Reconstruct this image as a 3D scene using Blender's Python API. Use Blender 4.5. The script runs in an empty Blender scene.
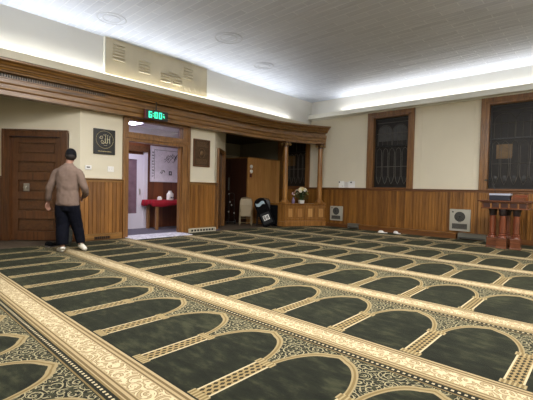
import bpy, bmesh, math, random
from mathutils import Vector, Matrix
random.seed(7)
PI = math.pi
S = bpy.context.scene
COL = S.collection

# ------------------------------------------------------------------ camera
CAM_Z = 1.15
h, p, r = math.radians(-42.45995), math.radians(1.57341), math.radians(1.3001)
fwd = Vector((math.sin(h)*math.cos(p), math.cos(h)*math.cos(p), -math.sin(p)))
rt = Vector((math.cos(h), -math.sin(h), 0))
up = rt.cross(fwd)
rt2 = rt*math.cos(r) + up*math.sin(r)
up2 = up*math.cos(r) - rt*math.sin(r)
cam = bpy.data.cameras.new('camera')
cam.sensor_width = 36.0
cam.lens = 373.23/533*36.0
cam.clip_start = 0.05
camo = bpy.data.objects.new('camera', cam)
COL.objects.link(camo)
m = Matrix((rt2, up2, -fwd)).transposed().to_4x4()
m.translation = Vector((0, 0, CAM_Z))
camo.matrix_world = m
S.camera = camo

# ------------------------------------------------------------------ world, lights, exposure
W = bpy.data.worlds.new('night'); S.world = W; W.use_nodes = True
W.node_tree.nodes['Background'].inputs[0].default_value = (0.012, 0.014, 0.02, 1)
W.node_tree.nodes['Background'].inputs[1].default_value = 1.0
S.view_settings.view_transform = 'Standard'
S.view_settings.look = 'None'
S.view_settings.gamma = 1
S.view_settings.exposure = 0.14
S.view_settings.use_curve_mapping = False

def area(name, loc, size, power, color, rot=(0, 0, 0), spread=PI):
    l = bpy.data.lights.new(name, 'AREA'); l.shape = 'RECTANGLE'
    l.size, l.size_y = size; l.energy = power; l.color = color; l.spread = spread
    o = bpy.data.objects.new(name, l); COL.objects.link(o)
    o.location = loc; o.rotation_euler = rot
    return o
ZC = 4.157
COOL = (0.97, 0.985, 1.0); WARM = (1.0, 0.972, 0.935)
# strip lights lying in the cove troughs, shining upwards
area('cove_strip_left', (-7.56, 2.2, 3.335), (0.06, 14.2), 118, COOL, (PI, math.radians(52), 0))
area('cove_strip_far', (-0.8, 10.45, 3.665), (11.2, 0.06), 78, (1.0, 0.99, 0.97), (PI+math.radians(52), 0, 0))
area('cove_strip_right', (4.96, 2.7, 3.665), (0.06, 15.2), 130, COOL, (PI, -math.radians(52), 0))
area('cove_strip_near', (-1.3, -4.96, 3.665), (12.4, 0.06), 130, COOL, (PI-math.radians(52), 0, 0))
FILL_LAMPS = ((-4.3, 1.8), (-2.5, 3.4), (-0.3, 5.6), (2.3, 6.2), (1.0, 0.5))
# unseen fill lamps added over the hall to brighten floor, walls and ceiling
for lx, ly in FILL_LAMPS:
    area('lobby_or_fill_lamp', (lx, ly, ZC-0.39), (1.1, 0.5), 150, WARM)
    area('fill_uplight', (lx, ly, ZC-0.30), (1.1, 0.5), 32, WARM, (PI, 0, 0))
# lamp over the entry lobby
area('lobby_lamp', (-8.75, 4.6, 2.72), (0.5, 0.3), 24, (0.86, 0.84, 1.0))

# ------------------------------------------------------------------ node helper
class N:
    """socket wrapper with arithmetic"""
    def __init__(s, nt, v): s.nt, s.v = nt, v
    def _m(s, op, a, b=None, c=None):
        n = s.nt.nodes.new('ShaderNodeMath'); n.operation = op
        for i, x in enumerate((a, b, c)):
            if x is None: continue
            if isinstance(x, N): s.nt.links.new(x.v, n.inputs[i])
            else: n.inputs[i].default_value = x
        return N(s.nt, n.outputs[0])
    def __add__(s, o): return s._m('ADD', s, o)
    def __radd__(s, o): return s._m('ADD', o, s)
    def __sub__(s, o): return s._m('SUBTRACT', s, o)
    def __rsub__(s, o): return s._m('SUBTRACT', o, s)
    def __mul__(s, o): return s._m('MULTIPLY', s, o)
    def __rmul__(s, o): return s._m('MULTIPLY', o, s)
    def __truediv__(s, o): return s._m('DIVIDE', s, o)
    def __pow__(s, o): return s._m('POWER', s, o)
    def lt(s, o): return s._m('LESS_THAN', s, o)
    def gt(s, o): return s._m('GREATER_THAN', s, o)
    def abs(s): return s._m('ABSOLUTE', s)
    def frac(s): return s._m('FRACT', s)
    def floor(s): return s._m('FLOOR', s)
    def max(s, o): return s._m('MAXIMUM', s, o)
    def min(s, o): return s._m('MINIMUM', s, o)
    def AND(s, o): return s*o
    def OR(s, o): return s.max(o)
    def NOT(s): return 1.0 - s

def lin(c):
    return tuple(((x/255)/12.92 if x/255 <= 0.04045 else ((x/255+0.055)/1.055)**2.4) for x in c) + (1,)

def newmat(name):
    mt = bpy.data.materials.new(name); mt.use_nodes = True
    nt = mt.node_tree
    return mt, nt, nt.nodes['Principled BSDF']

def mixc(nt, fac, a, b):
    n = nt.nodes.new('ShaderNodeMix'); n.data_type = 'RGBA'
    for i, x in ((0, fac), (6, a), (7, b)):
        if isinstance(x, N): nt.links.new(x.v, n.inputs[i])
        elif hasattr(x, 'is_output'): nt.links.new(x, n.inputs[i])
        else: n.inputs[i].default_value = x
    return n.outputs[2]

def coords(nt, scale=(1, 1, 1), rot=(0, 0, 0)):
    tc = nt.nodes.new('ShaderNodeTexCoord'); mp = nt.nodes.new('ShaderNodeMapping')
    mp.inputs['Scale'].default_value = scale; mp.inputs['Rotation'].default_value = rot
    nt.links.new(tc.outputs['Object'], mp.inputs[0])
    return mp.outputs[0]

def noise(nt, vec, scale, detail=3, rough=0.5, dist=0.0):
    n = nt.nodes.new('ShaderNodeTexNoise')
    nt.links.new(vec, n.inputs['Vector'])
    n.inputs['Scale'].default_value = scale; n.inputs['Detail'].default_value = detail
    n.inputs['Roughness'].default_value = rough; n.inputs['Distortion'].default_value = dist
    return N(nt, n.outputs[0])

def bump(nt, b, hgt, strength, dist=0.01):
    n = nt.nodes.new('ShaderNodeBump'); n.inputs['Strength'].default_value = strength
    n.inputs['Distance'].default_value = dist
    nt.links.new(hgt.v, n.inputs['Height']); nt.links.new(n.outputs[0], b.inputs['Normal'])

def ramp(nt, fac, stops):
    n = nt.nodes.new('ShaderNodeValToRGB'); e = n.color_ramp.elements
    while len(e) < len(stops): e.new(0.5)
    for i, (q, c) in enumerate(stops): e[i].position = q; e[i].color = c
    nt.links.new(fac.v, n.inputs[0]); return n.outputs[0]

def paint(name, c, rough=0.6, var=0.06, scale=2.0, bstr=0.08, metal=0.0, coat=0.0):
    mt, nt, b = newmat(name)
    v = coords(nt)
    f = noise(nt, v, scale, 4)
    c0 = lin(c); lo = tuple(x*(1-var) for x in c0[:3])+(1,); hi = tuple(min(1, x*(1+var)) for x in c0[:3])+(1,)
    nt.links.new(ramp(nt, f, [(0.3, lo), (0.7, hi)]), b.inputs['Base Color'])
    b.inputs['Roughness'].default_value = rough; b.inputs['Metallic'].default_value = metal
    b.inputs['Coat Weight'].default_value = coat
    if rough >= 0.85: b.inputs['Specular IOR Level'].default_value = 0.15
    if bstr: bump(nt, b, noise(nt, v, scale*40, 2), bstr, 0.002)
    return mt

def wood(name, c1, c2, axis='z', rough=0.38, board=None, scale=1.0, coat=0.25):
    """grain stretched along an axis; board = (axis letter, width) gives each plank its own tone"""
    mt, nt, b = newmat(name)
    st = {'x': (0.6, 9, 9), 'y': (9, 0.6, 9), 'z': (9, 9, 0.6)}[axis]
    v = coords(nt, tuple(s*scale for s in st))
    f = noise(nt, v, 2.2, 5, 0.6, 0.6)
    g = noise(nt, v, 9.0, 3, 0.6)
    t = f*0.7+g*0.3
    if board:
        tc = nt.nodes.new('ShaderNodeTexCoord'); sp = nt.nodes.new('ShaderNodeSeparateXYZ')
        nt.links.new(tc.outputs['Object'], sp.inputs[0])
        x = N(nt, sp.outputs['XYZ'.index(board[0].upper())])
        cell = (x/board[1]).floor()
        wn = nt.nodes.new('ShaderNodeTexWhiteNoise'); wn.noise_dimensions = '1D'
        nt.links.new(cell.v, wn.inputs['W'])
        t = t*0.75 + N(nt, wn.outputs[0])*0.25
    nt.links.new(ramp(nt, t, [(0.32, lin(c1)), (0.68, lin(c2))]), b.inputs['Base Color'])
    b.inputs['Roughness'].default_value = rough
    b.inputs['Coat Weight'].default_value = coat; b.inputs['Coat Roughness'].default_value = 0.25
    bump(nt, b, g, 0.12, 0.002)
    return mt

def glow(name, c, strength):
    mt, nt, b = newmat(name)
    b.inputs['Base Color'].default_value = (0, 0, 0, 1)
    b.inputs['Emission Color'].default_value = lin(c); b.inputs['Emission Strength'].default_value = strength
    return mt

# ------------------------------------------------------------------ carpet
def carpet_mat():
    mt, nt, b = newmat('prayer carpet weave')
    tc = nt.nodes.new('ShaderNodeTexCoord'); sp = nt.nodes.new('ShaderNodeSeparateXYZ')
    nt.links.new(tc.outputs['Object'], sp.inputs[0])
    X, Y = N(nt, sp.outputs[0]), N(nt, sp.outputs[1])
    DU, DV, V0, CC = 0.62426, 1.41523, 1.24063, 0.37895
    fu = (X/DU - CC).frac()
    t = ((Y - V0)/DV).frac()
    s = (fu-0.5).abs()                      # 0 middle of a niche, 0.5 on a divider
    d = 0.5 - s                             # distance from the divider's middle
    vec = coords(nt)
    # niche outline
    q = ((t-0.43)/0.276).max(0.0)**1.35
    tip = (1.0 - s/0.10).max(0.0)*0.10
    g = (s/0.462)**2.4 + q - tip
    g_in = (s/0.418)**2.4 + ((t-0.43)/0.25).max(0.0)**1.35 - tip
    up_ = t.gt(0.43)
    inside_arch = up_.AND(g_in.lt(1.0))
    ring = up_.AND(g.lt(1.0)).AND(g_in.lt(1.0).NOT())
    ring_mid = up_.AND((g_in-1.0).abs().lt(0.045)).OR(up_.AND((g-1.0).abs().lt(0.04)))
    lower = t.lt(0.43)
    divider = lower.AND(d.lt(0.086))
    div_line = lower.AND((d-0.083).abs().lt(0.009))
    # spandrel and bands
    bandz = t.gt(0.80)
    darkb = t.gt(0.74).AND(bandz.NOT())
    spand = up_.AND(g.lt(1.0).NOT()).AND(t.lt(0.74))
    # curling scrolls = thin contour lines of warped noise
    def curls(scale, turn, width, off):
        vo = nt.nodes.new('ShaderNodeTexVoronoi'); vo.inputs['Scale'].default_value = scale; vo.inputs['Randomness'].default_value = 1.0
        mp = nt.nodes.new('ShaderNodeMapping'); mp.inputs['Location'].default_value = (off, off*0.7, 0)
        sc = nt.nodes.new('ShaderNodeSeparateXYZ'); nt.links.new(vec, mp.inputs[0])
        zc = nt.nodes.new('ShaderNodeVectorMath'); zc.operation = 'MULTIPLY'; zc.inputs[1].default_value = (1, 1, 0)
        nt.links.new(mp.outputs[0], zc.inputs[0]); nt.links.new(zc.outputs[0], vo.inputs['Vector'])
        vo.voronoi_dimensions = '2D'
        sb = nt.nodes.new('ShaderNodeVectorMath'); sb.operation = 'SUBTRACT'
        nt.links.new(zc.outputs[0], sb.inputs[0]); nt.links.new(vo.outputs['Position'], sb.inputs[1])
        nt.links.new(sb.outputs[0], sc.inputs[0])
        lx, ly = N(nt, sc.outputs[0]), N(nt, sc.outputs[1])
        rr = (lx*lx+ly*ly)**0.5
        an = lx._m('ARCTAN2', ly, lx)*(1/(2*PI))
        return ((rr/turn+an).frac()-0.5).abs().lt(width)
    scroll = curls(10.5, 0.032, 0.13, 0.0).OR(curls(16, 0.030, 0.06, 3.3))
    blob = noise(nt, vec, 22, 1, 0.5).gt(0.60)
    vine = curls(9.5, 0.034, 0.17, 1.7).OR(noise(nt, vec, 26, 1, 0.5).gt(0.57)); vedge = curls(9.5, 0.034, 0.27, 1.7)
    # lattice lozenges on the dividers
    a_ = ((fu+0.5).frac()-0.5+0.074)/0.148*3.0
    b_ = t*DV/0.050
    b2 = b_ + a_.floor()*0.5
    loz = ((a_.frac()-0.5).abs()*1.1 + (b2.frac()-0.5).abs()).lt(0.47).AND(d.lt(0.074))
    cap = ((t-0.405).abs().lt(0.022)).OR((t-0.02).abs().lt(0.02)).AND(d.lt(0.115))
    capd = cap.AND(((X/0.026).frac()-0.5).abs().lt(0.22))
    # bands: gold field with edges, dots on the dark border
    e1 = (t-0.812).abs().lt(0.006); e2 = (t-0.972).abs().lt(0.006); e3 = t.gt(0.991)
    e4 = (t-0.835).abs().lt(0.004); e5 = (t-0.950).abs().lt(0.004)
    dotx = ((X/0.036).frac()-0.5).abs()*0.036
    dots = ((t-0.772).abs()*DV).max(dotx).lt(0.0085)
    dl = (t-0.748).abs().lt(0.004).OR((t-0.795).abs().lt(0.0045))
    field = t.gt(0.845).AND(t.lt(0.942))
    # pile colours
    m1 = noise(nt, vec, 1.7, 3); m2 = noise(nt, coords(nt, (1, 2.2, 1)), 6.5, 4, 0.6)
    green = ramp(nt, m1*0.35+m2*0.65, [(0.40, lin((13, 15, 9))), (0.51, lin((24, 26, 17))), (0.62, lin((48, 49, 33)))])
    GOLD = lin((156, 138, 104)); CREAM = lin((180, 165, 132)); DARK = lin((17, 18, 13)); OLD = lin((112, 94, 60))
    c = green
    c = mixc(nt, spand, c, DARK)
    c = mixc(nt, spand.AND(scroll), c, lin((146, 137, 106)))
    c = mixc(nt, spand.AND(blob), c, lin((44, 44, 30)))
    c = mixc(nt, ring, c, OLD)
    c = mixc(nt, ring_mid, c, lin((140, 124, 90)))
    c = mixc(nt, divider, c, lin((138, 118, 80)))
    c = mixc(nt, divider.AND(loz), c, lin((40, 33, 20)))
    c = mixc(nt, div_line, c, CREAM)
    c = mixc(nt, cap, c, OLD)
    c = mixc(nt, capd, c, lin((150, 134, 98)))
    c = mixc(nt, darkb, c, DARK)
    c = mixc(nt, darkb.AND(dots), c, CREAM)
    c = mixc(nt, darkb.AND(dl), c, OLD)
    c = mixc(nt, bandz, c, GOLD)
    c = mixc(nt, field, c, lin((152, 134, 100)))
    c = mixc(nt, field.AND(vedge), c, lin((98, 78, 52)))
    c = mixc(nt, field.AND(vine), c, lin((188, 172, 138)))
    c = mixc(nt, bandz.AND(e1.OR(e2).OR(e4).OR(e5)), c, lin((98, 80, 52)))
    c = mixc(nt, e3, c, DARK)
    nt.links.new(c, b.inputs['Base Color'])
    b.inputs['Roughness'].default_value = 0.95
    b.inputs['Specular IOR Level'].default_value = 0.15
    b.inputs['Sheen Weight'].default_value = 0.14; b.inputs['Sheen Tint'].default_value = lin((158, 162, 130)); b.inputs['Sheen Roughness'].default_value = 0.5
    bump(nt, b, noise(nt, vec, 260, 2)+m2*2.0, 0.35, 0.004)
    return mt

M = {}
M['carpet'] = carpet_mat()
M['beige'] = paint('beige plaster', (213, 203, 176), 0.85, 0.03, 1.3)
M['cream'] = paint('cream plaster', (226, 218, 196), 0.85, 0.03, 1.3)
M['white'] = paint('white plaster', (218, 217, 212), 0.85, 0.025, 0.8)
M['fascia'] = paint('cove fascia paint', (206, 198, 176), 0.6, 0.03)
M['fasciaw'] = paint('white cove fascia paint', (222, 220, 208), 0.6, 0.03)
M['oak'] = wood('oak beadboard', (100, 62, 20), (160, 108, 44), 'z', 0.42, ('x', 0.085))
M['oaky'] = wood('oak beadboard left', (100, 62, 22), (160, 108, 48), 'z', 0.42, ('y', 0.085))
M['trimx'] = wood('oak moulding x', (84, 50, 22), (128, 82, 40), 'x', 0.36)
M['trimy'] = wood('oak moulding y', (86, 57, 26), (160, 116, 58), 'y', 0.34, coat=0.35)
M['trimz'] = wood('oak moulding z', (92, 60, 28), (154, 108, 58), 'z', 0.36)
M['dark'] = wood('dark door wood', (64, 37, 20), (110, 70, 40), 'z', 0.28, coat=0.5)
M['honey'] = wood('honey oak', (116, 74, 32), (182, 128, 64), 'z', 0.3)
M['darkx'] = wood('dark door rail wood', (66, 40, 22), (106, 70, 42), 'x', 0.4)
M['closet'] = wood('closet veneer', (168, 116, 60), (210, 160, 94), 'z', 0.45, ('y', 0.31))
M['closetd'] = wood('shaded closet veneer', (50, 26, 15), (70, 38, 22), 'z', 0.5)  # shade of the unlit closet faces put into the veneer tone
M['ebony'] = paint('black lacquer', (18, 18, 18), 0.35, 0.1)
M['blackcloth'] = paint('black fabric', (11, 11, 13), 0.85, 0.2, 8, 0.3)
M['maho'] = wood('mahogany', (72, 33, 18), (130, 66, 38), 'z', 0.24, coat=0.7)
M['mahox'] = wood('mahogany rail', (70, 36, 20), (122, 70, 42), 'x', 0.25, coat=0.6)
M['metalw'] = paint('pale enamelled metal', (176, 172, 158), 0.45, 0.05)
M['metalg'] = paint('grey metal', (120, 118, 108), 0.45, 0.1, 5, metal=0.3)
M['grille'] = paint('dark grille', (44, 44, 42), 0.5, 0.15, 9)
M['chrome'] = paint('worn steel', (200, 196, 188), 0.3, 0.06, metal=0.9)
M['lead'] = paint('lead came', (92, 88, 82), 0.5, 0.1, metal=0.4)
M['tan'] = paint('tan enamelled steel', (136, 120, 90), 0.4, 0.06, metal=0.2)
M['paper'] = paint('white paper', (240, 238, 234), 0.7, 0.04, 9)
M['hallwall'] = paint('lobby plaster', (222, 216, 226), 0.8, 0.03)
M['hallfloor'] = paint('lobby grey carpet', (104, 100, 112), 0.9, 0.12, 20, 0.3)
M['red'] = paint('red tablecloth', (160, 14, 38), 0.7, 0.12, 5, 0.2)
M['whitedoor'] = paint('white door paint', (214, 208, 220), 0.4, 0.03)
M['gold'] = paint('gold leaf', (214, 196, 140), 0.4, 0.1, metal=0.2)
M['bronze'] = paint('bronze relief', (82, 62, 42), 0.45, 0.25, 18, 0.5, metal=0.5)

def glassmat(name, c, rough=0.12):
    mt, nt, b = newmat(name)
    v = coords(nt); f = noise(nt, v, 9, 3)
    c0 = lin(c)
    nt.links.new(ramp(nt, f, [(0.3, tuple(x*0.6 for x in c0[:3])+(1,)), (0.7, c0)]), b.inputs['Base Color'])
    b.inputs['Roughness'].default_value = rough; b.inputs['Specular IOR Level'].default_value = 0.3
    bump(nt, b, noise(nt, v, 30, 2), 0.3, 0.006)
    return mt
M['nightglass'] = glassmat('stained glass at night', (38, 35, 32), 0.42)
M['palelead'] = glassmat('pale leaded glass at night', (78, 77, 76), 0.3)
M['amber'] = glassmat('amber glass', (112, 84, 44), 0.3)
def clear():
    mt, nt, b = newmat('clear window glass')
    b.inputs['Base Color'].default_value = (0.9, 0.9, 0.95, 1)
    b.inputs['Roughness'].default_value = 0.02; b.inputs['Transmission Weight'].default_value = 1.0
    b.inputs['IOR'].default_value = 1.45
    return mt
M['clear'] = clear()

def ceiling_mat():
    mt, nt, b = newmat('acoustic ceiling tiles')
    v = coords(nt)
    br = nt.nodes.new('ShaderNodeTexBrick'); nt.links.new(v, br.inputs['Vector'])
    br.inputs['Color1'].default_value = lin((210, 218, 233)); br.inputs['Color2'].default_value = lin((190, 198, 214))
    br.inputs['Mortar'].default_value = lin((232, 238, 249))
    br.inputs['Scale'].default_value = 1.0; br.inputs['Mortar Size'].default_value = 0.010
    br.inputs['Brick Width'].default_value = 0.62; br.inputs['Row Height'].default_value = 0.155
    br.inputs['Mortar Smooth'].default_value = 0.2
    wv = noise(nt, coords(nt, (0.7, 5, 1)), 1.6, 3)
    c = mixc(nt, wv, br.outputs[0], lin((196, 203, 218)))
    nt.links.new(c, b.inputs['Base Color'])
    b.inputs['Roughness'].default_value = 0.6
    bump(nt, b, N(nt, br.outputs['Fac'])*1.0 + wv*2.5 + noise(nt, v, 60, 2)*0.15, 0.45, 0.02)
    return mt
M['ceiling'] = ceiling_mat()

# ------------------------------------------------------------------ mesh builder
class MB:
    def __init__(s): s.v, s.f = [], []
    def add(s, vs, fs):
        o = len(s.v); s.v += [tuple(x) for x in vs]; s.f += [tuple(i+o for i in f) for f in fs]; return s
    def box(s, x0, x1, y0, y1, z0, z1, T=None):
        vs = [(x, y, z) for x in (x0, x1) for y in (y0, y1) for z in (z0, z1)]
        if T: vs = [T @ Vector(v) for v in vs]
        return s.add(vs, [(0, 1, 3, 2), (4, 6, 7, 5), (0, 4, 5, 1), (2, 3, 7, 6), (0, 2, 6, 4), (1, 5, 7, 3)])
    def prism(s, poly, z0, z1, T=None):
        n = len(poly)
        vs = [(x, y, z0) for x, y in poly]+[(x, y, z1) for x, y in poly]
        if T: vs = [T @ Vector(v) for v in vs]
        return s.add(vs, [tuple(range(n))[::-1], tuple(range(n, 2*n))]+[(i, (i+1) % n, n+(i+1) % n, n+i) for i in range(n)])
    def lathe(s, prof, n=24, T=None, c=(0, 0, 0)):
        vs = [(c[0]+rr*math.cos(2*PI*k/n), c[1]+rr*math.sin(2*PI*k/n), c[2]+z) for rr, z in prof for k in range(n)]
        if T: vs = [T @ Vector(v) for v in vs]
        fs = [(j*n+k, j*n+(k+1) % n, (j+1)*n+(k+1) % n, (j+1)*n+k) for j in range(len(prof)-1) for k in range(n)]
        fs += [tuple(range(n))[::-1], tuple((len(prof)-1)*n+k for k in range(n))]
        return s.add(vs, fs)
    def tube(s, pts, rad, n=8, T=None, flat=1.0):
        pts = [Vector(q) for q in pts]; rings = []
        rads = rad if isinstance(rad, (list, tuple)) else [rad]*len(pts)
        ref = Vector((0, 0, 1))
        for i, q in enumerate(pts):
            d = (pts[min(i+1, len(pts)-1)]-pts[max(i-1, 0)]).normalized()
            a = d.cross(ref)
            if a.length < 0.1: a = d.cross(Vector((1, 0, 0)))
            a.normalize(); b2 = a.cross(d).normalized()
            rings += [q+a*math.cos(2*PI*k/n)*rads[i]+b2*math.sin(2*PI*k/n)*rads[i]*flat for k in range(n)]
        if T: rings = [T @ v for v in rings]
        L = len(pts)
        fs = [(j*n+k, j*n+(k+1) % n, (j+1)*n+(k+1) % n, (j+1)*n+k) for j in range(L-1) for k in range(n)]
        fs += [tuple(range(n))[::-1], tuple((L-1)*n+k for k in range(n))]
        return s.add(rings, fs)
    def ell(s, c, rx, ry, rz, n=16, mm=10, T=None):
        vs = []
        for j in range(1, mm):
            a = PI*j/mm
            vs += [(c[0]+rx*math.sin(a)*math.cos(2*PI*k/n), c[1]+ry*math.sin(a)*math.sin(2*PI*k/n), c[2]+rz*math.cos(a)) for k in range(n)]
        vs += [(c[0], c[1], c[2]+rz), (c[0], c[1], c[2]-rz)]
        if T: vs = [T @ Vector(v) for v in vs]
        t_, b_ = len(vs)-2, len(vs)-1
        fs = [(j*n+k, (j+1)*n+k, (j+1)*n+(k+1) % n, j*n+(k+1) % n) for j in range(mm-2) for k in range(n)]
        fs += [(t_, k, (k+1) % n) for k in range(n)]+[(b_, (mm-2)*n+(k+1) % n, (mm-2)*n+k) for k in range(n)]
        return s.add(vs, fs)
    def sweep(s, path, prof, out=None):
        """profile points (offset along the path's right-hand normal, z) carried along a plan path"""
        rings = []
        P = [Vector((a, b, 0)) for a, b in path]
        for i, q in enumerate(P):
            d = (P[min(i+1, len(P)-1)]-P[max(i-1, 0)]).normalized()
            nrm = Vector((d.y, -d.x, 0))
            rings += [q+nrm*o+Vector((0, 0, z)) for o, z in prof]
        n = len(prof); L = len(P)
        fs = [(j*n+k, (j+1)*n+k, (j+1)*n+(k+1) % n, j*n+(k+1) % n) for j in range(L-1) for k in range(n)]
        fs += [tuple(range(n)), tuple((L-1)*n+k for k in range(n))[::-1]]
        return s.add(rings, fs)
    def build(s, name, mat, parent=None, smooth=False, bevel=0, structure=False, loc=None):
        me = bpy.data.meshes.new(name)
        o_ = Vector(loc) if loc is not None else Vector((0, 0, 0))
        me.from_pydata([tuple(Vector(v)-o_) for v in s.v], [], s.f); me.validate()
        bm = bmesh.new(); bm.from_mesh(me); bmesh.ops.recalc_face_normals(bm, faces=bm.faces); bm.to_mesh(me); bm.free()
        me.materials.append(M[mat] if isinstance(mat, str) else mat)
        ob = bpy.data.objects.new(name, me); COL.objects.link(ob)
        if loc is not None: ob.location = loc
        if parent: ob.parent = parent
        if smooth:
            for q in me.polygons: q.use_smooth = True
            try:
                me.set_sharp_from_angle(angle=math.radians(40))
            except Exception: pass
        if bevel:
            md = ob.modifiers.new('bevel', 'BEVEL'); md.width = bevel; md.segments = 2; md.limit_method = 'ANGLE'
        if structure and not parent: ob['kind'] = 'structure'
        return ob

def tag(o, label, cat, group=None):
    o['label'] = label; o['category'] = cat
    if group: o['group'] = group
    return o
def thing(name, label, cat, loc=(0, 0, 0), rz=0.0, group=None):
    o = bpy.data.objects.new(name, None); COL.objects.link(o)
    o.location = loc; o.rotation_euler = (0, 0, rz); o.empty_display_size = 0.1
    return tag(o, label, cat, group)
def copy_tree(o, parent=None):
    c = o.copy(); COL.objects.link(c); c.parent = parent
    if parent: c.matrix_parent_inverse = o.matrix_parent_inverse.copy()
    for ch in list(o.children): copy_tree(ch, c)
    return c
def plane_T(origin, xdir, ydir=None):
    """local x along a wall, local y out of the wall, local z up"""
    x = Vector((xdir[0], xdir[1], 0)).normalized(); z = Vector((0, 0, 1)); y = z.cross(x)
    if ydir is not None and y.dot(Vector((*ydir, 0))) < 0: y = -y
    T = Matrix((x, y, z)).transposed().to_4x4(); T.translation = Vector(origin); return T

# ================================================================== STRUCTURE
MB().box(-12, 5.2, -5.2, 11, -0.2, -0.012).build('floor', paint('brown floor covering', (86, 72, 56), 0.8, 0.15, 6), structure=True)
MB().box(-8.2, 5.2, -5.2, 10.7, ZC, ZC+0.1).build('ceiling', 'ceiling', structure=True)
# carpet: wall to wall, its left edge stops short of the wainscot
cp = MB().prism([(-7.82, -5), (5, -5), (5, 10.3), (-6.75, 10.3), (-7.35, 9.15), (-7.72, 8.6), (-7.78, 6.3), (-7.82, 6.3)], -0.012, 0.004).build('prayer_carpet', 'carpet')
tag(cp, 'wall-to-wall dark green prayer carpet woven with rows of arched niches and gold bands', 'carpet')

# far wall (y = 10.5) with three window openings
YF = 10.5
WIN = [(-5.45, -4.06), (-2.39, -1.0), (-9.02, -7.62)]
WZ0, WZ1 = 1.27, 3.50
b = MB()
for a, c in ((-11.2, -9.02), (-7.62, -5.45), (-4.06, -2.39), (-1.0, 5.2)):
    b.box(a, c, YF, YF+0.22, 0, ZC)
for a, c in WIN:
    b.box(a, c, YF, YF+0.22, 0, WZ0-0.02); b.box(a, c, YF, YF+0.22, WZ1, ZC)
b.build('wall_far', 'cream', structure=True)
# the ceiling-height part of the left wall above the entablature
MB().box(-8.1, -7.6, -5.2, 10.5, 3.17, ZC).build('wall_left', 'white', structure=True)
MB().box(-12, 5.2, -5.4, -5.0, 0, ZC).build('wall_near', 'beige', structure=True)
MB().box(5.0, 5.2, -5.0, 10.5, 0, ZC).build('wall_right', 'beige', structure=True)
# the wall over the far wainscot inside the cove is white
MB().box(-7.6, 5.0, 10.49, 10.5, 3.6, ZC).build('wall_far', 'white', structure=True)

# lower left wall: 45 degree door wall, two panels, entry between them, 45 degree wall at the alcove
s2 = 2**-0.5
XL = -8.0
b = MB()
b.box(XL-0.12, XL, 3.06, 4.0, 0, 2.95)           # panel 1
b.box(XL-0.12, XL, 5.7, 6.60, 0, 2.95)           # panel 2
b.box(XL-0.12, XL, 4.0, 5.7, 2.68, 2.95)
b.box(XL-0.12, XL, -5.0, 0.9, 0, 2.95)
T1 = plane_T((XL, 3.06, 0), (-s2, -s2), (s2, -s2))
b.box(0, 0.22, -0.12, 0, 0, 2.95, T1); b.box(1.53, 3.1, -0.12, 0, 0, 2.95, T1); b.box(0.22, 1.53, -0.12, 0, 2.22, 2.95, T1)
T2 = plane_T((XL, 6.60, 0), (-0.625, 0.78), (0.78, 0.625))
b.box(0, 0.36, -0.12, 0, 0, 2.95, T2); b.box(1.30, 1.60, -0.12, 0, 0, 2.95, T2); b.box(0.36, 1.30, -0.12, 0, 2.3, 2.95, T2)
b.box(-10.2, XL, 0.8, 0.9, 0, 2.95)
b.build('wall_left', 'cream', structure=True)
MB().box(-11.1, -9.03, YF-0.02, YF, 2.1, 2.95).build('wall_alcove', paint('shade-darkened alcove panel', (140, 134, 116), 0.85), structure=True)  # panel over the cream wall, alcove shade put into its colour
# recess and alcove shells, lobby shell
MB().box(-12, -7.95, 0.8, 10.5, 2.95, 3.17).build('ceiling', paint('shade-tinted soffit', (84, 76, 62), 0.85), structure=True)  # soffit colour itself darkened for the recess shade
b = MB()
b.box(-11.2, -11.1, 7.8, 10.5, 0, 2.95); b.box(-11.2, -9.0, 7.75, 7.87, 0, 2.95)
b.build('wall_alcove', paint('shade-tinted alcove plaster', (156, 150, 130), 0.85), structure=True)  # plaster tone lowered to carry the shade inside the alcove
MB().box(-11.1, -11.09, 7.87, 10.4, 0, 2.48).build('wall_alcove', 'cream', structure=True)
b = MB()
b.box(-9.72, -9.6, 3.2, 7.7, 2.40, 2.95); b.box(-9.6, -8.12, 3.4, 3.5, 0, 2.95); b.box(-9.6, -8.3, 6.85, 6.92, 0, 2.95)
b.build('wall_lobby', 'hallwall', structure=True)
MB().box(-9.72, -9.6, 3.2, 7.7, 0, 2.40).build('wall_lobby', wood('lobby panelling', (88, 46, 26), (128, 74, 42), 'z', 0.4, ('y', 0.3)), structure=True)
MB().box(-9.6, -8.12, 3.5, 6.85, 2.80, 2.95).build('ceiling', 'hallwall', structure=True)
MB().box(-9.6, -8.0, 3.5, 6.85, -0.012, 0.0).build('floor', 'hallfloor', structure=True)

# ---- wainscot of grooved boards
def wainscot(T, L, z0, z1, mat, pitch=0.085, name='trim_1'):
    poly = [(0, 0), (0, 0.008)]
    x = 0.0
    while x < L-1e-4:
        e = min(x+pitch, L)
        poly += [(x+0.007, 0.022), (e-0.007, 0.022), (e-0.002, 0.008), (e+0.002, 0.008)] if e-x > pitch*0.9 else [(x+0.003, 0.022), (e, 0.022)]
        x = e
    poly += [(L, 0)]
    return MB().prism(poly, z0, z1, T).build(name, mat, structure=True)
CAPZ = 1.27
def rail(T, x0, x1, z, name, mat, depth=0.06):
    b = MB()
    prof = [(0.022, z-0.075), (0.034, z-0.075), (0.034, z-0.035), (0.05, z-0.028), (depth, z-0.018), (depth, z), (0, z), (0, z-0.075)]
    vs = []
    for x in (x0, x1): vs += [T @ Vector((x, o, zz)) for o, zz in prof]
    n = len(prof)
    b.add(vs, [tuple(range(n)), tuple(range(n, 2*n))[::-1]]+[(k, n+k, n+(k+1) % n, (k+1) % n) for k in range(n)])
    return b.build(name, mat, structure=True)
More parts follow.
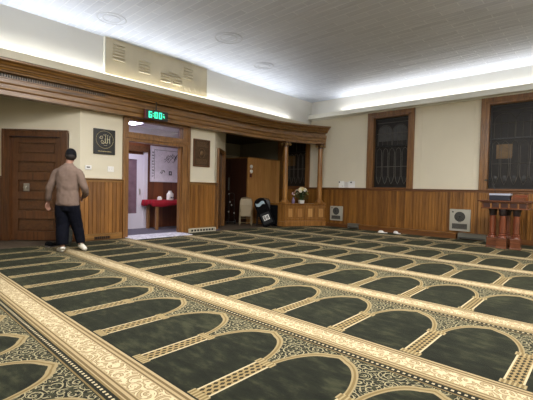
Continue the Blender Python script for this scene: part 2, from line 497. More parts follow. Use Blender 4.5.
def skirt(T, x0, x1, name, mat, hh=0.12, d=0.035):
    b = MB().box(x0, x1, 0, d, 0, hh-0.02, T).box(x0, x1, 0, d-0.012, hh-0.02, hh, T)
    return b.build(name, mat, structure=True)
TF = plane_T((-7.0, YF, 0), (1, 0), (0, -1))
wainscot(TF, 12.0, 0.0, CAPZ-0.07, 'oak'); rail(TF, 0, 12, CAPZ, 'trim_2', 'trimx'); skirt(TF, 0, 12, 'baseboard_far', 'trimx')
TFa = plane_T((-11.1, YF, 0), (1, 0), (0, -1))
wainscot(TFa, 4.1, 0.0, CAPZ-0.07, 'oak'); rail(TFa, 0, 4.1, CAPZ, 'trim_2', 'trimx')
TL1 = plane_T((XL, 3.06, 0), (0, 1), (1, 0))
CL = 1.31
for y0, y1 in ((3.06, 3.99), (5.71, 6.60)):
    T = plane_T((XL, y0, 0), (0, 1), (1, 0))
    wainscot(T, y1-y0, 0.0, CL-0.07, 'oaky'); rail(T, -0.01 if y0 < 4 else 0, y1-y0+(0.0 if y0 < 4 else 0.01), CL, 'trim_3', 'trimy'); skirt(T, 0, y1-y0, 'baseboard_left', 'trimy', 0.14)
wainscot(T1, 0.22, 0, CL-0.07, 'dark'); rail(T1, 0, 0.2, CL, 'trim_4', 'dark', 0.05)
T1b = plane_T(T1 @ Vector((1.53, 0, 0)), (-s2, -s2), (s2, -s2))
wainscot(T1b, 1.5, 0, CL-0.07, 'dark'); rail(T1b, 0, 1.5, CL, 'trim_4', 'dark')
rail(T2, 0, 0.34, CL, 'trim_4', 'dark', 0.05); wainscot(T2, 0.34, 0, CL-0.07, 'oaky')
b = MB()
b.box(-11.1, -9.5, 7.87, 7.9, 0, 2.2); b.build('trim_5', 'closetd', structure=True)

# ---- entablature: straight along the left wall, then bowing out to the far wall
path = [(0.0, y) for y in (0.0,)]
def bow(y): return 0.118*max(0, y-7.9)**2
YS = [-5.0, 0, 3, 5, 7, 7.9]+[7.9+0.1*k for k in range(1, 26)]+[10.49]
def ent_path(x0): return [(x0+bow(y), y) for y in YS]
OFF = [(-0.20, 2.70), (0.0, 2.70), (0.0, 2.775), (0.012, 2.78), (0.028, 2.80), (0.032, 2.875), (0.045, 2.88), (0.06, 2.90), (0.06, 2.965), (0.07, 2.97), (0.07, 2.985)]
MB().sweep(ent_path(-7.78), [(o, z) for o, z in OFF]+[(0.03, 2.99), (-0.02, 2.995), (-0.02, 3.06), (-0.20, 3.06)]).build('trim_6', 'trimy', structure=True)
CR = [(-0.22, 3.055), (0.06, 3.055), (0.12, 3.06), (0.125, 3.085), (0.15, 3.09), (0.165, 3.12), (0.205, 3.125), (0.21, 3.145), (0.245, 3.15), (0.265, 3.165), (0.285, 3.185), (0.295, 3.19), (0.335, 3.192), (0.34, 3.20), (0.36, 3.205), (0.36, 3.236), (-0.22, 3.236)]
MB().sweep(ent_path(-7.78), CR).build('trim_7', 'trimy', structure=True)
# ribbed vent strip under the crown, left part only
g = thing('vent_strip', 'long dark slotted vent strip set under the wooden cornice at far left', 'vent')
MB().box(-7.79, -7.778, 0.2, 3.45, 2.998, 3.054).build('backing', 'grille', g)
b = MB(); y = 0.22
while y < 3.43:
    b.box(-7.778, -7.752, y, y+0.018, 2.998, 3.054); y += 0.038
b.build('slats', wood('weathered slat', (96, 78, 58), (140, 118, 92), 'z'), g)
# beige trough fascia above the cornice, left, and white cove ledge on the far wall
MB().box(-7.42, -7.40, -5.0, 10.29, 3.237, 3.37).box(-7.6, -7.42, -5.0, 10.29, 3.237, 3.25).build('trim_8', 'fascia', structure=True)
b = MB()
b.box(-7.59, 5.0, 10.30, 10.33, 3.555, 3.70); b.box(-7.59, 5.0, 10.33, 10.49, 3.555, 3.58); b.box(-7.59, 5.0, 10.285, 10.30, 3.555, 3.585); b.box(-7.59, 5.0, 10.43, 10.49, 3.525, 3.555)
b.build('trim_9', 'fasciaw', structure=True)
b = MB(); b.box(4.8, 4.83, -5, 10.28, 3.555, 3.70); b.box(4.83, 5, -5, 10.28, 3.555, 3.58); b.build('trim_10', 'fasciaw', structure=True)
b = MB(); b.box(-7.38, 4.79, -4.83, -4.80, 3.555, 3.70); b.box(-7.38, 4.79, -5, -4.83, 3.555, 3.58); b.build('trim_11', 'fasciaw', structure=True)
# thin joints in the plaster above the far wainscot
for x in (-3.86, -2.55):
    MB().box(x-0.012, x+0.012, YF-0.008, YF, CAPZ, 3.52).build('trim_12', 'cream', structure=True)

# ---- windows on the far wall
def window(x0, x1, idx, amber=False):
    cw = 0.17
    fr = MB()
    def casing(a, c, z0, z1): fr.box(a, c, YF-0.05, YF, z0, z1)
    casing(x0-0.0, x0+cw*0.55, WZ0, WZ1+0.05); fr.box(x0+cw*0.5, x0+cw, YF-0.035, YF+0.02, WZ0, WZ1-0.10); fr.box(x0-0.01, x0+0.03, YF-0.065, YF, WZ0, WZ1+0.05)
    casing(x1-cw*0.55, x1, WZ0, WZ1+0.05); fr.box(x1-cw, x1-cw*0.5, YF-0.035, YF+0.02, WZ0, WZ1-0.10); fr.box(x1-0.03, x1+0.01, YF-0.065, YF, WZ0, WZ1+0.05)
    casing(x0+cw*0.55, x1-cw*0.55, WZ1-0.07, WZ1+0.05); fr.box(x0+cw*0.5, x1-cw*0.5, YF-0.035, YF+0.02, WZ1-0.13, WZ1-0.07)
    # jamb reveals
    fr.box(x0+cw-0.015, x0+cw, YF, YF+0.16, WZ0, WZ1-0.13); fr.box(x1-cw, x1-cw+0.015, YF, YF+0.16, WZ0, WZ1-0.13); fr.box(x0+cw, x1-cw, YF, YF+0.16, WZ1-0.145, WZ1-0.13)
    w = fr.build('window_%d' % idx, 'trimz', structure=True, bevel=0.004)
    MB().box(x0+cw, x1-cw, YF-0.03, YF+0.17, WZ0-0.02, WZ0+0.03).build('window_sill', 'trimx', w)
    gx0, gx1, gz0, gz1 = x0+cw, x1-cw, WZ0+0.03, WZ1-0.145
    yg = YF+0.13
    sash = MB(); q = 0.035
    sash.box(gx0, gx0+q, yg-0.03, yg+0.02, gz0, gz1).box(gx1-q, gx1, yg-0.03, yg+0.02, gz0, gz1).box(gx0+q, gx1-q, yg-0.03, yg+0.02, gz0, gz0+q).box(gx0+q, gx1-q, yg-0.03, yg+0.02, gz1-q, gz1)
    sash.box(gx0+q, gx1-q, yg-0.03, yg+0.02, gz0+0.60*(gz1-gz0)-0.015, gz0+0.60*(gz1-gz0)+0.015)
    sash.build('sash', 'ebony', w)
    MB().box(gx0+q, gx1-q, yg+0.004, yg+0.012, gz0+q, gz1-q).build('pane', 'nightglass', w)
    ax, bx = gx0+q, gx1-q; wd = bx-ax; H = gz1-gz0
    zm = gz0+0.60*H
    ld = MB(); rr = 0.0075
    def ln(*pts, k=rr): ld.tube([(a, yg, c) for a, c in pts], k, 5)
    # horizontal saddle bars
    for f in (0.30, 0.78): ln((ax, gz0+f*H), (bx, gz0+f*H), k=0.010)
    n = 5
    # lower lancets with arrow feet
    lan = MB()
    for k in range(n):
        cx = ax+wd*(k+0.5)/n; hw = wd/n*0.40
        top = [(cx-hw, gz0+0.50*H), (cx-hw*0.7, gz0+0.545*H), (cx, gz0+0.57*H), (cx+hw*0.7, gz0+0.545*H), (cx+hw, gz0+0.50*H)]
        ln((cx-hw, gz0+0.16*H), *top, (cx+hw, gz0+0.16*H))
        ln((cx-hw, gz0+0.16*H), (cx-hw*0.5, gz0+0.09*H), (cx, gz0+0.05*H), (cx+hw*0.5, gz0+0.09*H), (cx+hw, gz0+0.16*H), k=0.009)
        lan.ell((cx, yg-0.002, gz0+0.115*H), hw*0.72, 0.006, 0.045*H, 12, 8)
    # upper arches: two broad heads with a pendant between them
    for s_ in (0.27, 0.73):
        cx = ax+wd*s_; R_ = wd*0.22; zc = gz0+0.80*H
        ln((cx-R_, zm+0.02), (cx-R_, zc), *[(cx-R_*math.cos(a), zc+R_*0.95*math.sin(a)) for a in [PI*j/10 for j in range(1, 10)]], (cx+R_, zc), (cx+R_, zm+0.02))
        for e in (-0.33, 0.33):
            ln((cx+R_*e, zm+0.02), (cx+R_*e, zc+R_*0.5), k=0.005)
    ln((ax, gz1-q-0.10), (bx, gz1-q-0.10), k=0.010)
    pal = MB()
    for s_ in (0.27, 0.73):
        cx = ax+wd*s_; R_ = wd*0.205; zc = gz0+0.80*H
        poly = [(cx-R_, zm+0.14)]+[(cx-R_*math.cos(a), zc+R_*0.9*math.sin(a)) for a in [PI*j/12 for j in range(0, 13)]]+[(cx+R_, zm+0.14)]
        vs = [(a, yg+0.001, c) for a, c in poly]+[(a, yg+0.0035, c) for a, c in poly]
        k_ = len(poly)
        pal.add(vs, [tuple(range(k_)), tuple(range(k_, 2*k_))[::-1]]+[(i, k_+i, k_+(i+1) % k_, (i+1) % k_) for i in range(k_)])
    if amber:
        MB().box(ax+0.11*wd, ax+0.45*wd, yg-0.004, yg+0.003, gz0+0.36*H, gz0+0.53*H).build('amber_pane', 'amber', w)
        ln((ax+0.11*wd, gz0+0.40*H), (ax+0.26*wd, gz0+0.50*H), (ax+0.45*wd, gz0+0.44*H), k=0.006)
    else:
        pal.build('pale_pane', 'palelead', w)
    ld.build('leading', 'lead', w)
    lan.build('lancet_foot', 'ebony', w)
    return w
window(WIN[0][0], WIN[0][1], 1)
window(WIN[1][0], WIN[1][1], 2, True)
window(WIN[2][0], WIN[2][1], 3, True)

# ---- door in the angled wall (door_1)
ds = MB()
def cas(b, T, x0, x1, z1, w=0.14, d=0.045):
    b.box(x0-w, x0, 0, d, 0, z1+w, T).box(x1, x1+w, 0, d, 0, z1+w, T).box(x0, x1, 0, d, z1, z1+w, T)
    b.box(x0-w, x0-w+0.03, d, d+0.02, 0, z1+w, T).box(x1+w-0.03, x1+w, d, d+0.02, 0, z1+w, T).box(x0-w+0.03, x1+w-0.03, d, d+0.02, z1+w-0.03, z1+w, T)
    b.box(x0-0.03, x0, d, d+0.012, 0, z1+0.03, T).box(x1, x1+0.03, d, d+0.012, 0, z1+0.03, T).box(x0, x1, d, d+0.012, z1, z1+0.03, T)
    b.box(x0-0.02, x0, -0.12, 0, 0, z1, T).box(x1, x1+0.02, -0.12, 0, 0, z1, T)
cas(ds, T1, 0.37, 1.38, 2.12)
ds.build('trim_13', 'dark', structure=True)
b = MB(); x0, x1, ys0, ys1 = 0.375, 1.375, -0.06, -0.02
panels = [(1.77, 2.0), (1.39, 1.62), (1.0, 1.24), (0.61, 0.85), (0.19, 0.45)]
sw = 0.13
b.box(x0+0.003, x0+sw, ys0, ys1, 0.01, 2.115, T1).box(x1-sw, x1, ys0, ys1, 0.01, 2.115, T1)
zz = [0.01]
for z0_, z1_ in sorted(panels): b.box(x0+sw, x1-sw, ys0, ys1, zz[-1], z0_, T1); zz.append(z1_)
b.box(x0+sw, x1-sw, ys0, ys1, zz[-1], 2.115, T1)
dr = b.build('door_1', 'dark', structure=True)
for z0_, z1_ in panels:
    pb = MB().box(x0+sw, x1-sw, ys0+0.005, ys1-0.034, z0_, z1_, T1).box(x0+sw+0.035, x1-sw-0.035, ys1-0.034, ys1-0.012, z0_+0.035, z1_-0.035, T1)
    pb.build('door_panel', 'darkx', dr, bevel=0.003)
MB().box(1.02, 1.13, ys1-0.01, ys1+0.006, 1.01, 1.17, T1).build('lock_plate', 'chrome', dr)
Tk = T1 @ Matrix.Translation((1.075, ys1+0.006, 1.09)) @ Matrix.Rotation(-PI/2, 4, 'X')
MB().lathe([(0.012, 0), (0.012, 0.03), (0.03, 0.04), (0.032, 0.055), (0.02, 0.068), (0.0005, 0.07)], 16, Tk).build('knob', 'chrome', dr, smooth=True)

# ---- door in the angled wall right of the panel (door_2), nearly edge-on
ds = MB(); cas(ds, T2, 0.40, 1.26, 2.2, 0.10); ds.build('trim_14', 'trimz', structure=True)
dr = MB().box(0.40, 1.26, -0.07, -0.03, 0.01, 2.2, T2).build('door_2', 'dark', structure=True)
for z0_, z1_ in ((0.2, 0.95), (1.15, 2.0)):
    MB().box(0.52, 1.14, -0.03, -0.018, z0_, z1_, T2).build('door_panel', 'dark', dr, bevel=0.004)

# ---- entry frame with transom between the two panels
b = MB()
def eb(y0, y1, z0, z1, d=0.06, x0=-0.12): b.box(XL+x0, XL+d, y0, y1, z0, z1)
eb(3.97, 4.08, 0, 2.70); eb(3.96, 4.0, 0, 2.70, 0.08); eb(5.52, 5.66, 0, 2.70); eb(5.66, 5.74, 0, 2.70, 0.08)
eb(4.08, 5.52, 2.17, 2.24); eb(3.99, 5.72, 2.24, 2.31, 0.085); eb(4.08, 5.52, 2.31, 2.38, 0.05); eb(4.08, 5.52, 2.645, 2.70)
eb(4.08, 4.115, 0, 2.17, 0.0); eb(5.485, 5.52, 0, 2.17, 0.0)
b.build('trim_15', 'trimz', structure=True, bevel=0.004)
MB().box(XL-0.06, XL-0.052, 4.08, 5.52, 2.38, 2.645).build('window_4', 'clear', structure=True)

# ---- lobby: white glazed door, header, poster, table
wd_ = MB()
ya, yb = 4.62, 5.36
xq = -9.6
wd_.box(xq, xq+0.04, ya, ya+0.12, 0, 2.04).box(xq, xq+0.04, yb-0.20, yb, 0, 2.04).box(xq, xq+0.04, ya+0.12, yb-0.20, 0, 0.42).box(xq, xq+0.04, ya+0.12, yb-0.20, 1.90, 2.04)
wdo = wd_.build('door_3', 'whitedoor', structure=True)
MB().box(xq+0.01, xq+0.02, ya+0.12, yb-0.20, 0.42, 1.90).build('pane', paint('rose tinted glass', (120, 96, 108), 0.15, 0.2, 5), wdo)
MB().box(xq+0.041, xq+0.075, yb-0.14, yb-0.11, 0.95, 1.1).build('door_handle', 'chrome', wdo)
MB().box(xq, xq+0.06, yb, yb+0.11, 0, 2.12).box(xq, xq+0.06, ya-0.1, ya, 0, 2.12).build('trim_16', 'whitedoor', structure=True)
MB().box(xq, xq+0.10, ya-0.1, yb+0.11, 2.05+0.07, 2.27).build('trim_17', 'darkx', structure=True)

def poster():
    y0, y1, z0, z1 = 5.60, 6.52, 1.33, 2.30; x = xq+0.03
    t = thing('framed_poster', 'large framed white poster with black calligraphy and dark marks on the lobby wall', 'poster', (xq, (y0+y1)/2, z0))
    o = (xq, (y0+y1)/2, z0)
    def bl(mb, n, m_): ob = mb.build(n, m_, t, loc=o); ob.location = (0, 0, 0); return ob
    bl(MB().box(xq, x, y0, y1, z0, z1), 'sheet', paint('lilac white print', (226, 220, 230), 0.5, 0.10, 7))
    f = MB(); k = 0.025
    f.box(xq, x+0.012, y0-k, y0, z0-k, z1+k).box(xq, x+0.012, y1, y1+k, z0-k, z1+k).box(xq, x+0.012, y0, y1, z0-k, z0).box(xq, x+0.012, y0, y1, z1, z1+k)
    bl(f, 'frame', 'whitedoor')
    mk = MB(); R_ = random.Random(5); xx = x+0.001
    mk.box(xx-0.001, xx+0.001, y0+0.09, y0+0.10, z0+0.05, z1-0.06).box(xx-0.001, xx+0.001, y0+0.09, y1-0.03, z1-0.085, z1-0.075)
    for i in range(9):   # column of text on the left
        zz_ = z1-0.14-i*0.085
        for j in range(3): mk.box(xx-0.001, xx+0.001, y0+0.02+j*0.022, y0+0.034+j*0.022, zz_-R_.uniform(0.015, 0.05), zz_)
    for cy, cz, n_, sp_ in ((y0+0.62, z1-0.33, 10, 0.16), (y0+0.75, z1-0.25, 8, 0.10), (y0+0.35, z0+0.28, 4, 0.04)):
        for i in range(n_):
            a, c_ = cy+R_.uniform(-sp_, sp_), cz+R_.uniform(-sp_*0.5, sp_*0.5)
            th = R_.uniform(-1, 1); pts = [(xx, a+0.05*u, c_+0.05*math.sin(th+u*2.4)) for u in (-1, -0.5, 0, 0.5, 1)]
            mk.tube(pts, 0.006, 4)
    for i in range(46):
        a, c_ = R_.uniform(y0+0.14, y1-0.06), R_.uniform(z0+0.06, z1-0.12)
        mk.box(xx-0.001, xx+0.001, a, a+R_.uniform(0.008, 0.022), c_, c_+0.006)
    cy, cz = y0+0.62, z0+0.24
    mk.box(xx-0.001, xx+0.001, cy-0.05, cy+0.05, cz-0.06, cz-0.03).box(xx-0.001, xx+0.001, cy-0.05, cy-0.02, cz-0.06, cz+0.05).box(xx-0.001, xx+0.001, cy+0.02, cy+0.05, cz-0.06, cz+0.05).box(xx-0.001, xx+0.001, cy-0.05, cy+0.05, cz+0.03, cz+0.06)
    bl(mk, 'lettering', paint('print black', (40, 38, 52), 0.6))
poster()

def red_table():
    loc = (-9.22, 6.06, 0.055)
    t = thing('side_table', 'wooden table with pale legs under a red cloth in the entry lobby', 'table', loc)
    MB().box(-0.28, 0.28, -0.72, 0.70, 0.70, 0.735).build('table_top', 'closet', t)
    MB().box(-0.26, 0.26, -0.66, 0.66, 0.60, 0.70).build('apron', 'dark', t)
    for a in (-0.23, 0.23):
        for c in (-0.62, 0.62):
            MB().prism([(a-0.035, c-0.035), (a+0.035, c-0.035), (a+0.035, c+0.035), (a-0.035, c+0.035)], -0.055, 0.62).build('leg', wood('pale leg wood', (128, 88, 52), (160, 116, 74), 'z'), t)
    cl = MB()
    # cloth with a hanging, gently waved skirt
    n = 40; top = []; 
    per = [(-0.30, -0.76), (0.30, -0.76), (0.30, 0.72), (-0.30, 0.72)]
    pts = []
    for i in range(4):
        a, c = per[i], per[(i+1) % 4]
        for k in range(n): pts.append((a[0]+(c[0]-a[0])*k/n, a[1]+(c[1]-a[1])*k/n))
    L = len(pts); vs = []
    for j, (z, w) in enumerate(((0.745, 0), (0.735, 0.006), (0.68, 0.02), (0.60, 0.035))):
        for k, (a, c) in enumerate(pts):
            o = w*(0.6+0.5*math.sin(k*0.55)); sx = 1 if a > 0.29 else (-1 if a < -0.29 else 0); sy = 1 if c > 0.71 else (-1 if c < -0.75 else 0)
            vs.append((a+sx*o, c+sy*o, z - (0.03*math.sin(k*0.17) if j == 3 else 0)))
    fs = [(j*L+k, j*L+(k+1) % L, (j+1)*L+(k+1) % L, (j+1)*L+k) for j in range(3) for k in range(L)]+[tuple(range(L))]
    ob = cl.add(vs, fs).build('tablecloth', 'red', smooth=True); ob.location = loc
    tag(ob, 'red cloth draped over the lobby table', 'tablecloth')
    sd = ob.modifiers.new('t', 'SOLIDIFY'); sd.thickness = 0.004
red_table()
b = MB().box(-0.04, 0.04, -0.055, 0.055, 0, 0.07).box(-0.03, 0.03, -0.035, 0.035, 0.07, 0.10)
o = b.build('tissue_box', 'paper', bevel=0.008); o.location = (-9.12, 5.60, 0.801); tag(o, 'small white box on the red cloth, left of the white bag', 'box')
t = thing('paper_bag', 'white paper bag with crumpled top standing on the red cloth', 'bag', (-9.15, 5.95, 0.801), 0.2)
b = MB()
prof = [(0.10, 0), (0.105, 0.09), (0.095, 0.17), (0.06, 0.21), (0.045, 0.24), (0.055, 0.26)]
b.lathe(prof, 14); b.v = [(x*0.8+0.006*math.sin(z*90), y*1.1+0.008*math.sin(x*80+z*60), z) for x, y, z in b.v]
b.build('bag_body', 'paper', t, smooth=True)
MB().box(0.078, 0.086, -0.05, 0.05, 0.05, 0.09).build('printed_patch', paint('dark print', (84, 92, 120), 0.6), t)
# ceiling lamp of the lobby
t = thing('lobby_or_fill_lamp', 'white ceiling lamp over the entry lobby', 'lamp', (-8.75, 4.6, 2.80))
MB().box(-0.28, 0.28, -0.18, 0.18, -0.06, 0).build('housing', 'whitedoor', t)

# mat at the entry threshold
mm, nt, bb = newmat('pale woven mat')
v = coords(nt); f = noise(nt, v, 9, 3, 0.6, 1.2)
nt.links.new(ramp(nt, f, [(0.36, lin((168, 166, 184))), (0.6, lin((232, 230, 240)))]), bb.inputs['Base Color'])
bb.inputs['Roughness'].default_value = 0.7
mt_ = MB().prism([(-0.42, -0.80), (0.26, -0.76), (0.30, 0.72), (-0.38, 0.78)], 0, 0.012).build('entry_mat', mm); mt_.location = (-7.78, 4.80, 0.0045)
tag(mt_, 'pale silvery patterned mat on the floor at the open entry', 'mat')

# ================================================================== closet block in the alcove
b = MB().box(-10.7, -8.9, 8.78, 10.4, 0, 2.22)
cl = thing('closet', 'tall plain brown wooden closet block standing inside the alcove', 'closet', (-9.8, 9.6, 0))
def cb(mb, n, m_, **k):
    o = mb.build(n, m_, cl, loc=(-9.8, 9.6, 0), **k); o.location = (0, 0, 0); return o
cb(MB().box(-10.7, -8.93, 8.81, 10.4, 0, 2.20), 'body', 'closetd')
cb(MB().box(-8.93, -8.90, 8.81, 10.4, 0.0, 2.20).box(-8.95, -8.89, 8.78, 8.83, 0, 2.22), 'side_panel', 'closet')
cb(MB().box(-10.7, -8.89, 8.78, 10.4, 2.20, 2.235), 'top_board', 'trimy')
d1 = cb(MB().box(-9.78, -8.96, 8.785, 8.81, 0.06, 2.18), 'door', 'closetd'); d2 = cb(MB().box(-10.66, -9.80, 8.785, 8.81, 0.06, 2.18), 'door', 'closetd')
o = MB().box(-9.86, -9.82, 8.755, 8.785, 1.1, 1.55).build('handle', 'metalg', d2, loc=(-9.8, 9.6, 0)); o.location = (0, 0, 0)
# round hooks / thermostats and the red call point on its side
for z, lab in ((1.915, 'upper of two round pale dials on the closet side'), (1.755, 'lower of two round pale dials on the closet side')):
    Tt = Matrix.Translation((-8.898, 8.93, z)) @ Matrix.Rotation(PI/2, 4, 'Y')
    o = MB().lathe([(0.064, 0), (0.064, 0.014), (0.054, 0.024), (0.03, 0.03), (0.0005, 0.031)], 20, Tt).build('dial', 'paper', smooth=True, loc=(-8.9, 8.92, z)); tag(o, lab, 'dial')
t = MB().box(0, 0.03, -0.04, 0.04, -0.06, 0.05).build('wall_box', paint('dark red box', (88, 30, 26), 0.4), bevel=0.004); t.location = (-8.899, 8.90, 1.62)
tag(t, 'small dark red box on the closet side below the dials', 'box')

# ================================================================== columns and bowed low wall
def column(x, y, z0, z1, lab, rr=0.085):
    t = thing('column', lab, 'column', (x, y, z0), 0, 'columns under the cornice')
    Hh = z1-z0
    MB().box(-rr*1.5, rr*1.5, -rr*1.5, rr*1.5, 0, 0.05).lathe([(rr*1.42, 0.05), (rr*1.45, 0.07), (rr*1.35, 0.09), (rr*1.15, 0.10), (rr*1.22, 0.115), (rr*1.05, 0.13)], 28).build('base', 'honey', t, smooth=True)
    MB().lathe([(rr, 0.13)]+[(rr*(1-0.12*u**1.6), 0.13+(Hh-0.30)*u) for u in (0.3, 0.5, 0.7, 0.9, 1.0)], 28).build('shaft', 'honey', t, smooth=True)
    c = MB().lathe([(rr*0.88, Hh-0.17), (rr*1.02, Hh-0.165), (rr*1.02, Hh-0.15), (rr*0.92, Hh-0.14), (rr*0.95, Hh-0.09), (rr*1.2, Hh-0.06)], 28)
    c.box(-rr*1.4, rr*1.4, -rr*1.4, rr*1.4, Hh-0.045, Hh)
    c.build('capital', 'dark', t, smooth=True)
    vb = MB()
    for sx in (-1, 1):
        for sy in (-1, 1):
            Tv = Matrix.Translation((sx*rr*1.15, sy*rr*1.0, Hh-0.085)) @ Matrix.Rotation(PI/2, 4, 'X')
            vb.lathe([(0.034, -0.03), (0.036, 0), (0.034, 0.03)], 14, Tv)
            vb.lathe([(0.016, -0.036), (0.016, 0.036)], 10, Tv)
    vb.build('volute', wood('gilded oak', (150, 118, 74), (186, 152, 100), 'x'), t)
    return t
RZ = 0.73
column(-7.66, 9.24, RZ, 2.70, 'left turned oak column under the cornice end, beside the flowers')
column(-7.08, 10.33, RZ, 2.70, 'right turned oak column under the cornice end, against the far wall')
# low wall
t = thing('parapet', 'low bowed oak panelled wall carrying the two columns and the flowers', 'low wall', (-7.5, 9.2, 0))
ys = [9.12+0.0685*k for k in range(21)]
pth = [(-7.73+0.118*(y-7.9)**2-0.0, y) for y in ys]
def low(mb, n, m_):
    o = mb.build(n, m_, t, loc=(-7.5, 9.2, 0)); o.location = (0, 0, 0); return o
low(MB().sweep(pth, [(-0.20, 0), (0.0, 0), (0.0, RZ-0.05), (-0.20, RZ-0.05)]), 'core', 'honey')
low(MB().sweep([(pth[0][0]-0.01, 9.09)]+pth, [(-0.26, RZ-0.05), (0.03, RZ-0.05), (0.055, RZ-0.03), (0.055, RZ), (-0.26, RZ)]).box(-8.85, pth[0][0]-0.2, 9.07, 9.36, RZ-0.05, RZ), 'cap', 'honey')
low(MB().sweep(pth, [(0.0, 0), (0.05, 0), (0.05, 0.13), (0.025, 0.17), (0.0, 0.18)]).box(-8.85, pth[0][0]+0.05, 9.07, 9.12, 0, 0.15), 'plinth', 'honey')
low(MB().box(-8.88, pth[0][0]-0.0, 9.12, 9.20, 0, RZ-0.05), 'side_wall', 'honey')
n = len(pth)-1; per = n//4
for k in range(4):
    seg = pth[k*per:k*per+per+1]
    def inset(sg, o0, o1, z0, z1): return MB().sweep(sg, [(o0, z0), (o1, z0), (o1, z1), (o0, z1)])
    fr = MB()
    fr.sweep(seg, [(0, 0.19), (0.022, 0.19), (0.022, 0.25), (0, 0.25)]); fr.sweep(seg, [(0, 0.60), (0.022, 0.60), (0.022, 0.66), (0, 0.66)])
    fr.sweep(seg[:2], [(0, 0.25), (0.022, 0.25), (0.022, 0.60), (0, 0.60)])
    low(fr, 'panel_frame', 'honey')
    low(MB().sweep(seg[2:-1], [(0, 0.29), (0.014, 0.29), (0.014, 0.56), (0, 0.56)]), 'panel', 'closet')
MB().prism([(-8.9, 9.2)]+[(a-0.2, b_) for a, b_ in pth]+[(-8.9, 10.5)], 0, 0.30).build('floor', 'dark', structure=True)

# ================================================================== LED clock
def clock():
    loc = (-7.60, 4.56, 2.775)
    t = thing('digital_clock', 'black digital wall clock with glowing green time hung from the cornice over the entry', 'clock', loc, math.radians(90-6))
    MB().box(-0.28, 0.28, -0.0, 0.05, -0.105, 0.105).build('housing', 'ebony', t, bevel=0.006)
    MB().box(-0.282, -0.25, -0.006, 0.052, -0.10, 0.10).build('end_cap', paint('dark red plastic', (96, 16, 24), 0.4), t)
    MB().box(-0.01, 0.01, 0.02, 0.035, 0.105, 0.30).box(-0.06, 0.06, 0.015, 0.045, 0.10, 0.12).build('bracket', 'ebony', t)
    SEG = {'6': 'acdefg', '0': 'abcdef', '4': 'bcfg'}
    def digit(ch, cx, w, hh, k, cz=0.0):
        b = MB(); y0, y1 = -0.006, 0.0
        def sg(x0, x1, z0, z1): b.box(cx+x0, cx+x1, y0, y1, cz+z0, cz+z1)
        q = {'a': (-w, w, hh-k, hh), 'd': (-w, w, -hh, -hh+k), 'g': (-w, w, -k/2, k/2), 'f': (-w, -w+k, 0, hh), 'b': (w-k, w, 0, hh), 'e': (-w, -w+k, -hh, 0), 'c': (w-k, w, -hh, 0)}
        for c in SEG[ch]: sg(*q[c])
        return b
    G = glow('green led', (66, 255, 190), 1.6)
    for ch, cx in (('6', -0.150), ('0', -0.015), ('0', 0.090)): digit(ch, cx, 0.038, 0.072, 0.024).build('digit', G, t)
    for z0, z1 in ((0.015, 0.038), (-0.038, -0.015)): MB().box(-0.093, -0.073, -0.006, 0, z0, z1).build('colon_dot', G, t)
    digit('4', 0.172, 0.018, 0.030, 0.011, -0.02).build('digit', G, t)
    MB().box(0.162, 0.180, -0.006, 0, 0.032, 0.05).build('indicator_dot', G, t)
clock()

# ================================================================== plaques on the panels
def plaque_cal():
    y0, y1, z0, z1 = 3.32, 3.78, 1.83, 2.36
    t = thing('calligraphy_plaque', 'square black plaque with gold and white calligraphy in a ring, beside the panelled door', 'plaque', (XL, (y0+y1)/2, (z0+z1)/2), PI/2)
    w, hh = (y1-y0)/2, (z1-z0)/2
    MB().box(-w, w, -0.035, 0, -hh, hh).build('board', 'ebony', t, bevel=0.004)
    b = MB(); y = -0.037
    R_ = w*0.80; cz = 0.045  # ring radius
    b.tube([(R_*math.cos(a), y, cz+R_*math.sin(a)) for a in [2*PI*k/40 for k in range(41)]], 0.0028, 5)
    b.build('ring', 'gold', t)
    b = MB()
    IV = paint('ivory lettering', (240, 230, 196), 0.5)
    def st(pts, k=0.012): MB().tube([(x, y, cz+z) for x, z in pts], k*1.35, 6, flat=0.4).build('letter_stroke', IV, t)
    for x, z0_, z1_ in ((0.105, -0.08, 0.085), (0.055, -0.06, 0.10), (0.010, -0.06, 0.085)): st([(x, z0_), (x-0.004, (z0_+z1_)/2), (x+0.006, z1_)])
    st([(0.060, -0.062), (0.03, -0.078), (0.0, -0.062), (-0.03, -0.085), (-0.07, -0.08), (-0.085, -0.045), (-0.06, -0.015), (-0.03, -0.04), (-0.045, -0.075)], 0.013)
    st([(-0.11, 0.03), (-0.085, 0.065), (-0.05, 0.07), (-0.045, 0.03), (-0.075, 0.015), (-0.115, 0.02)], 0.011)
    st([(-0.03, 0.11), (-0.015, 0.085), (0.0, 0.11), (0.015, 0.085), (0.03, 0.115)], 0.006)
    st([(0.07, 0.0), (0.085, 0.02), (0.1, 0.0)], 0.006); st([(-0.02, -0.12), (0.03, -0.125), (0.05, -0.11)], 0.006)
    b = MB(); R2 = random.Random(3); x = -w*0.62
    while x < w*0.62:
        l = R2.uniform(0.01, 0.03); b.box(x, x+l, y-0.001, y+0.002, -hh*0.80, -hh*0.80+R2.uniform(0.008, 0.016)); x += l+0.006
    b.build('caption', 'gold', t)
plaque_cal()
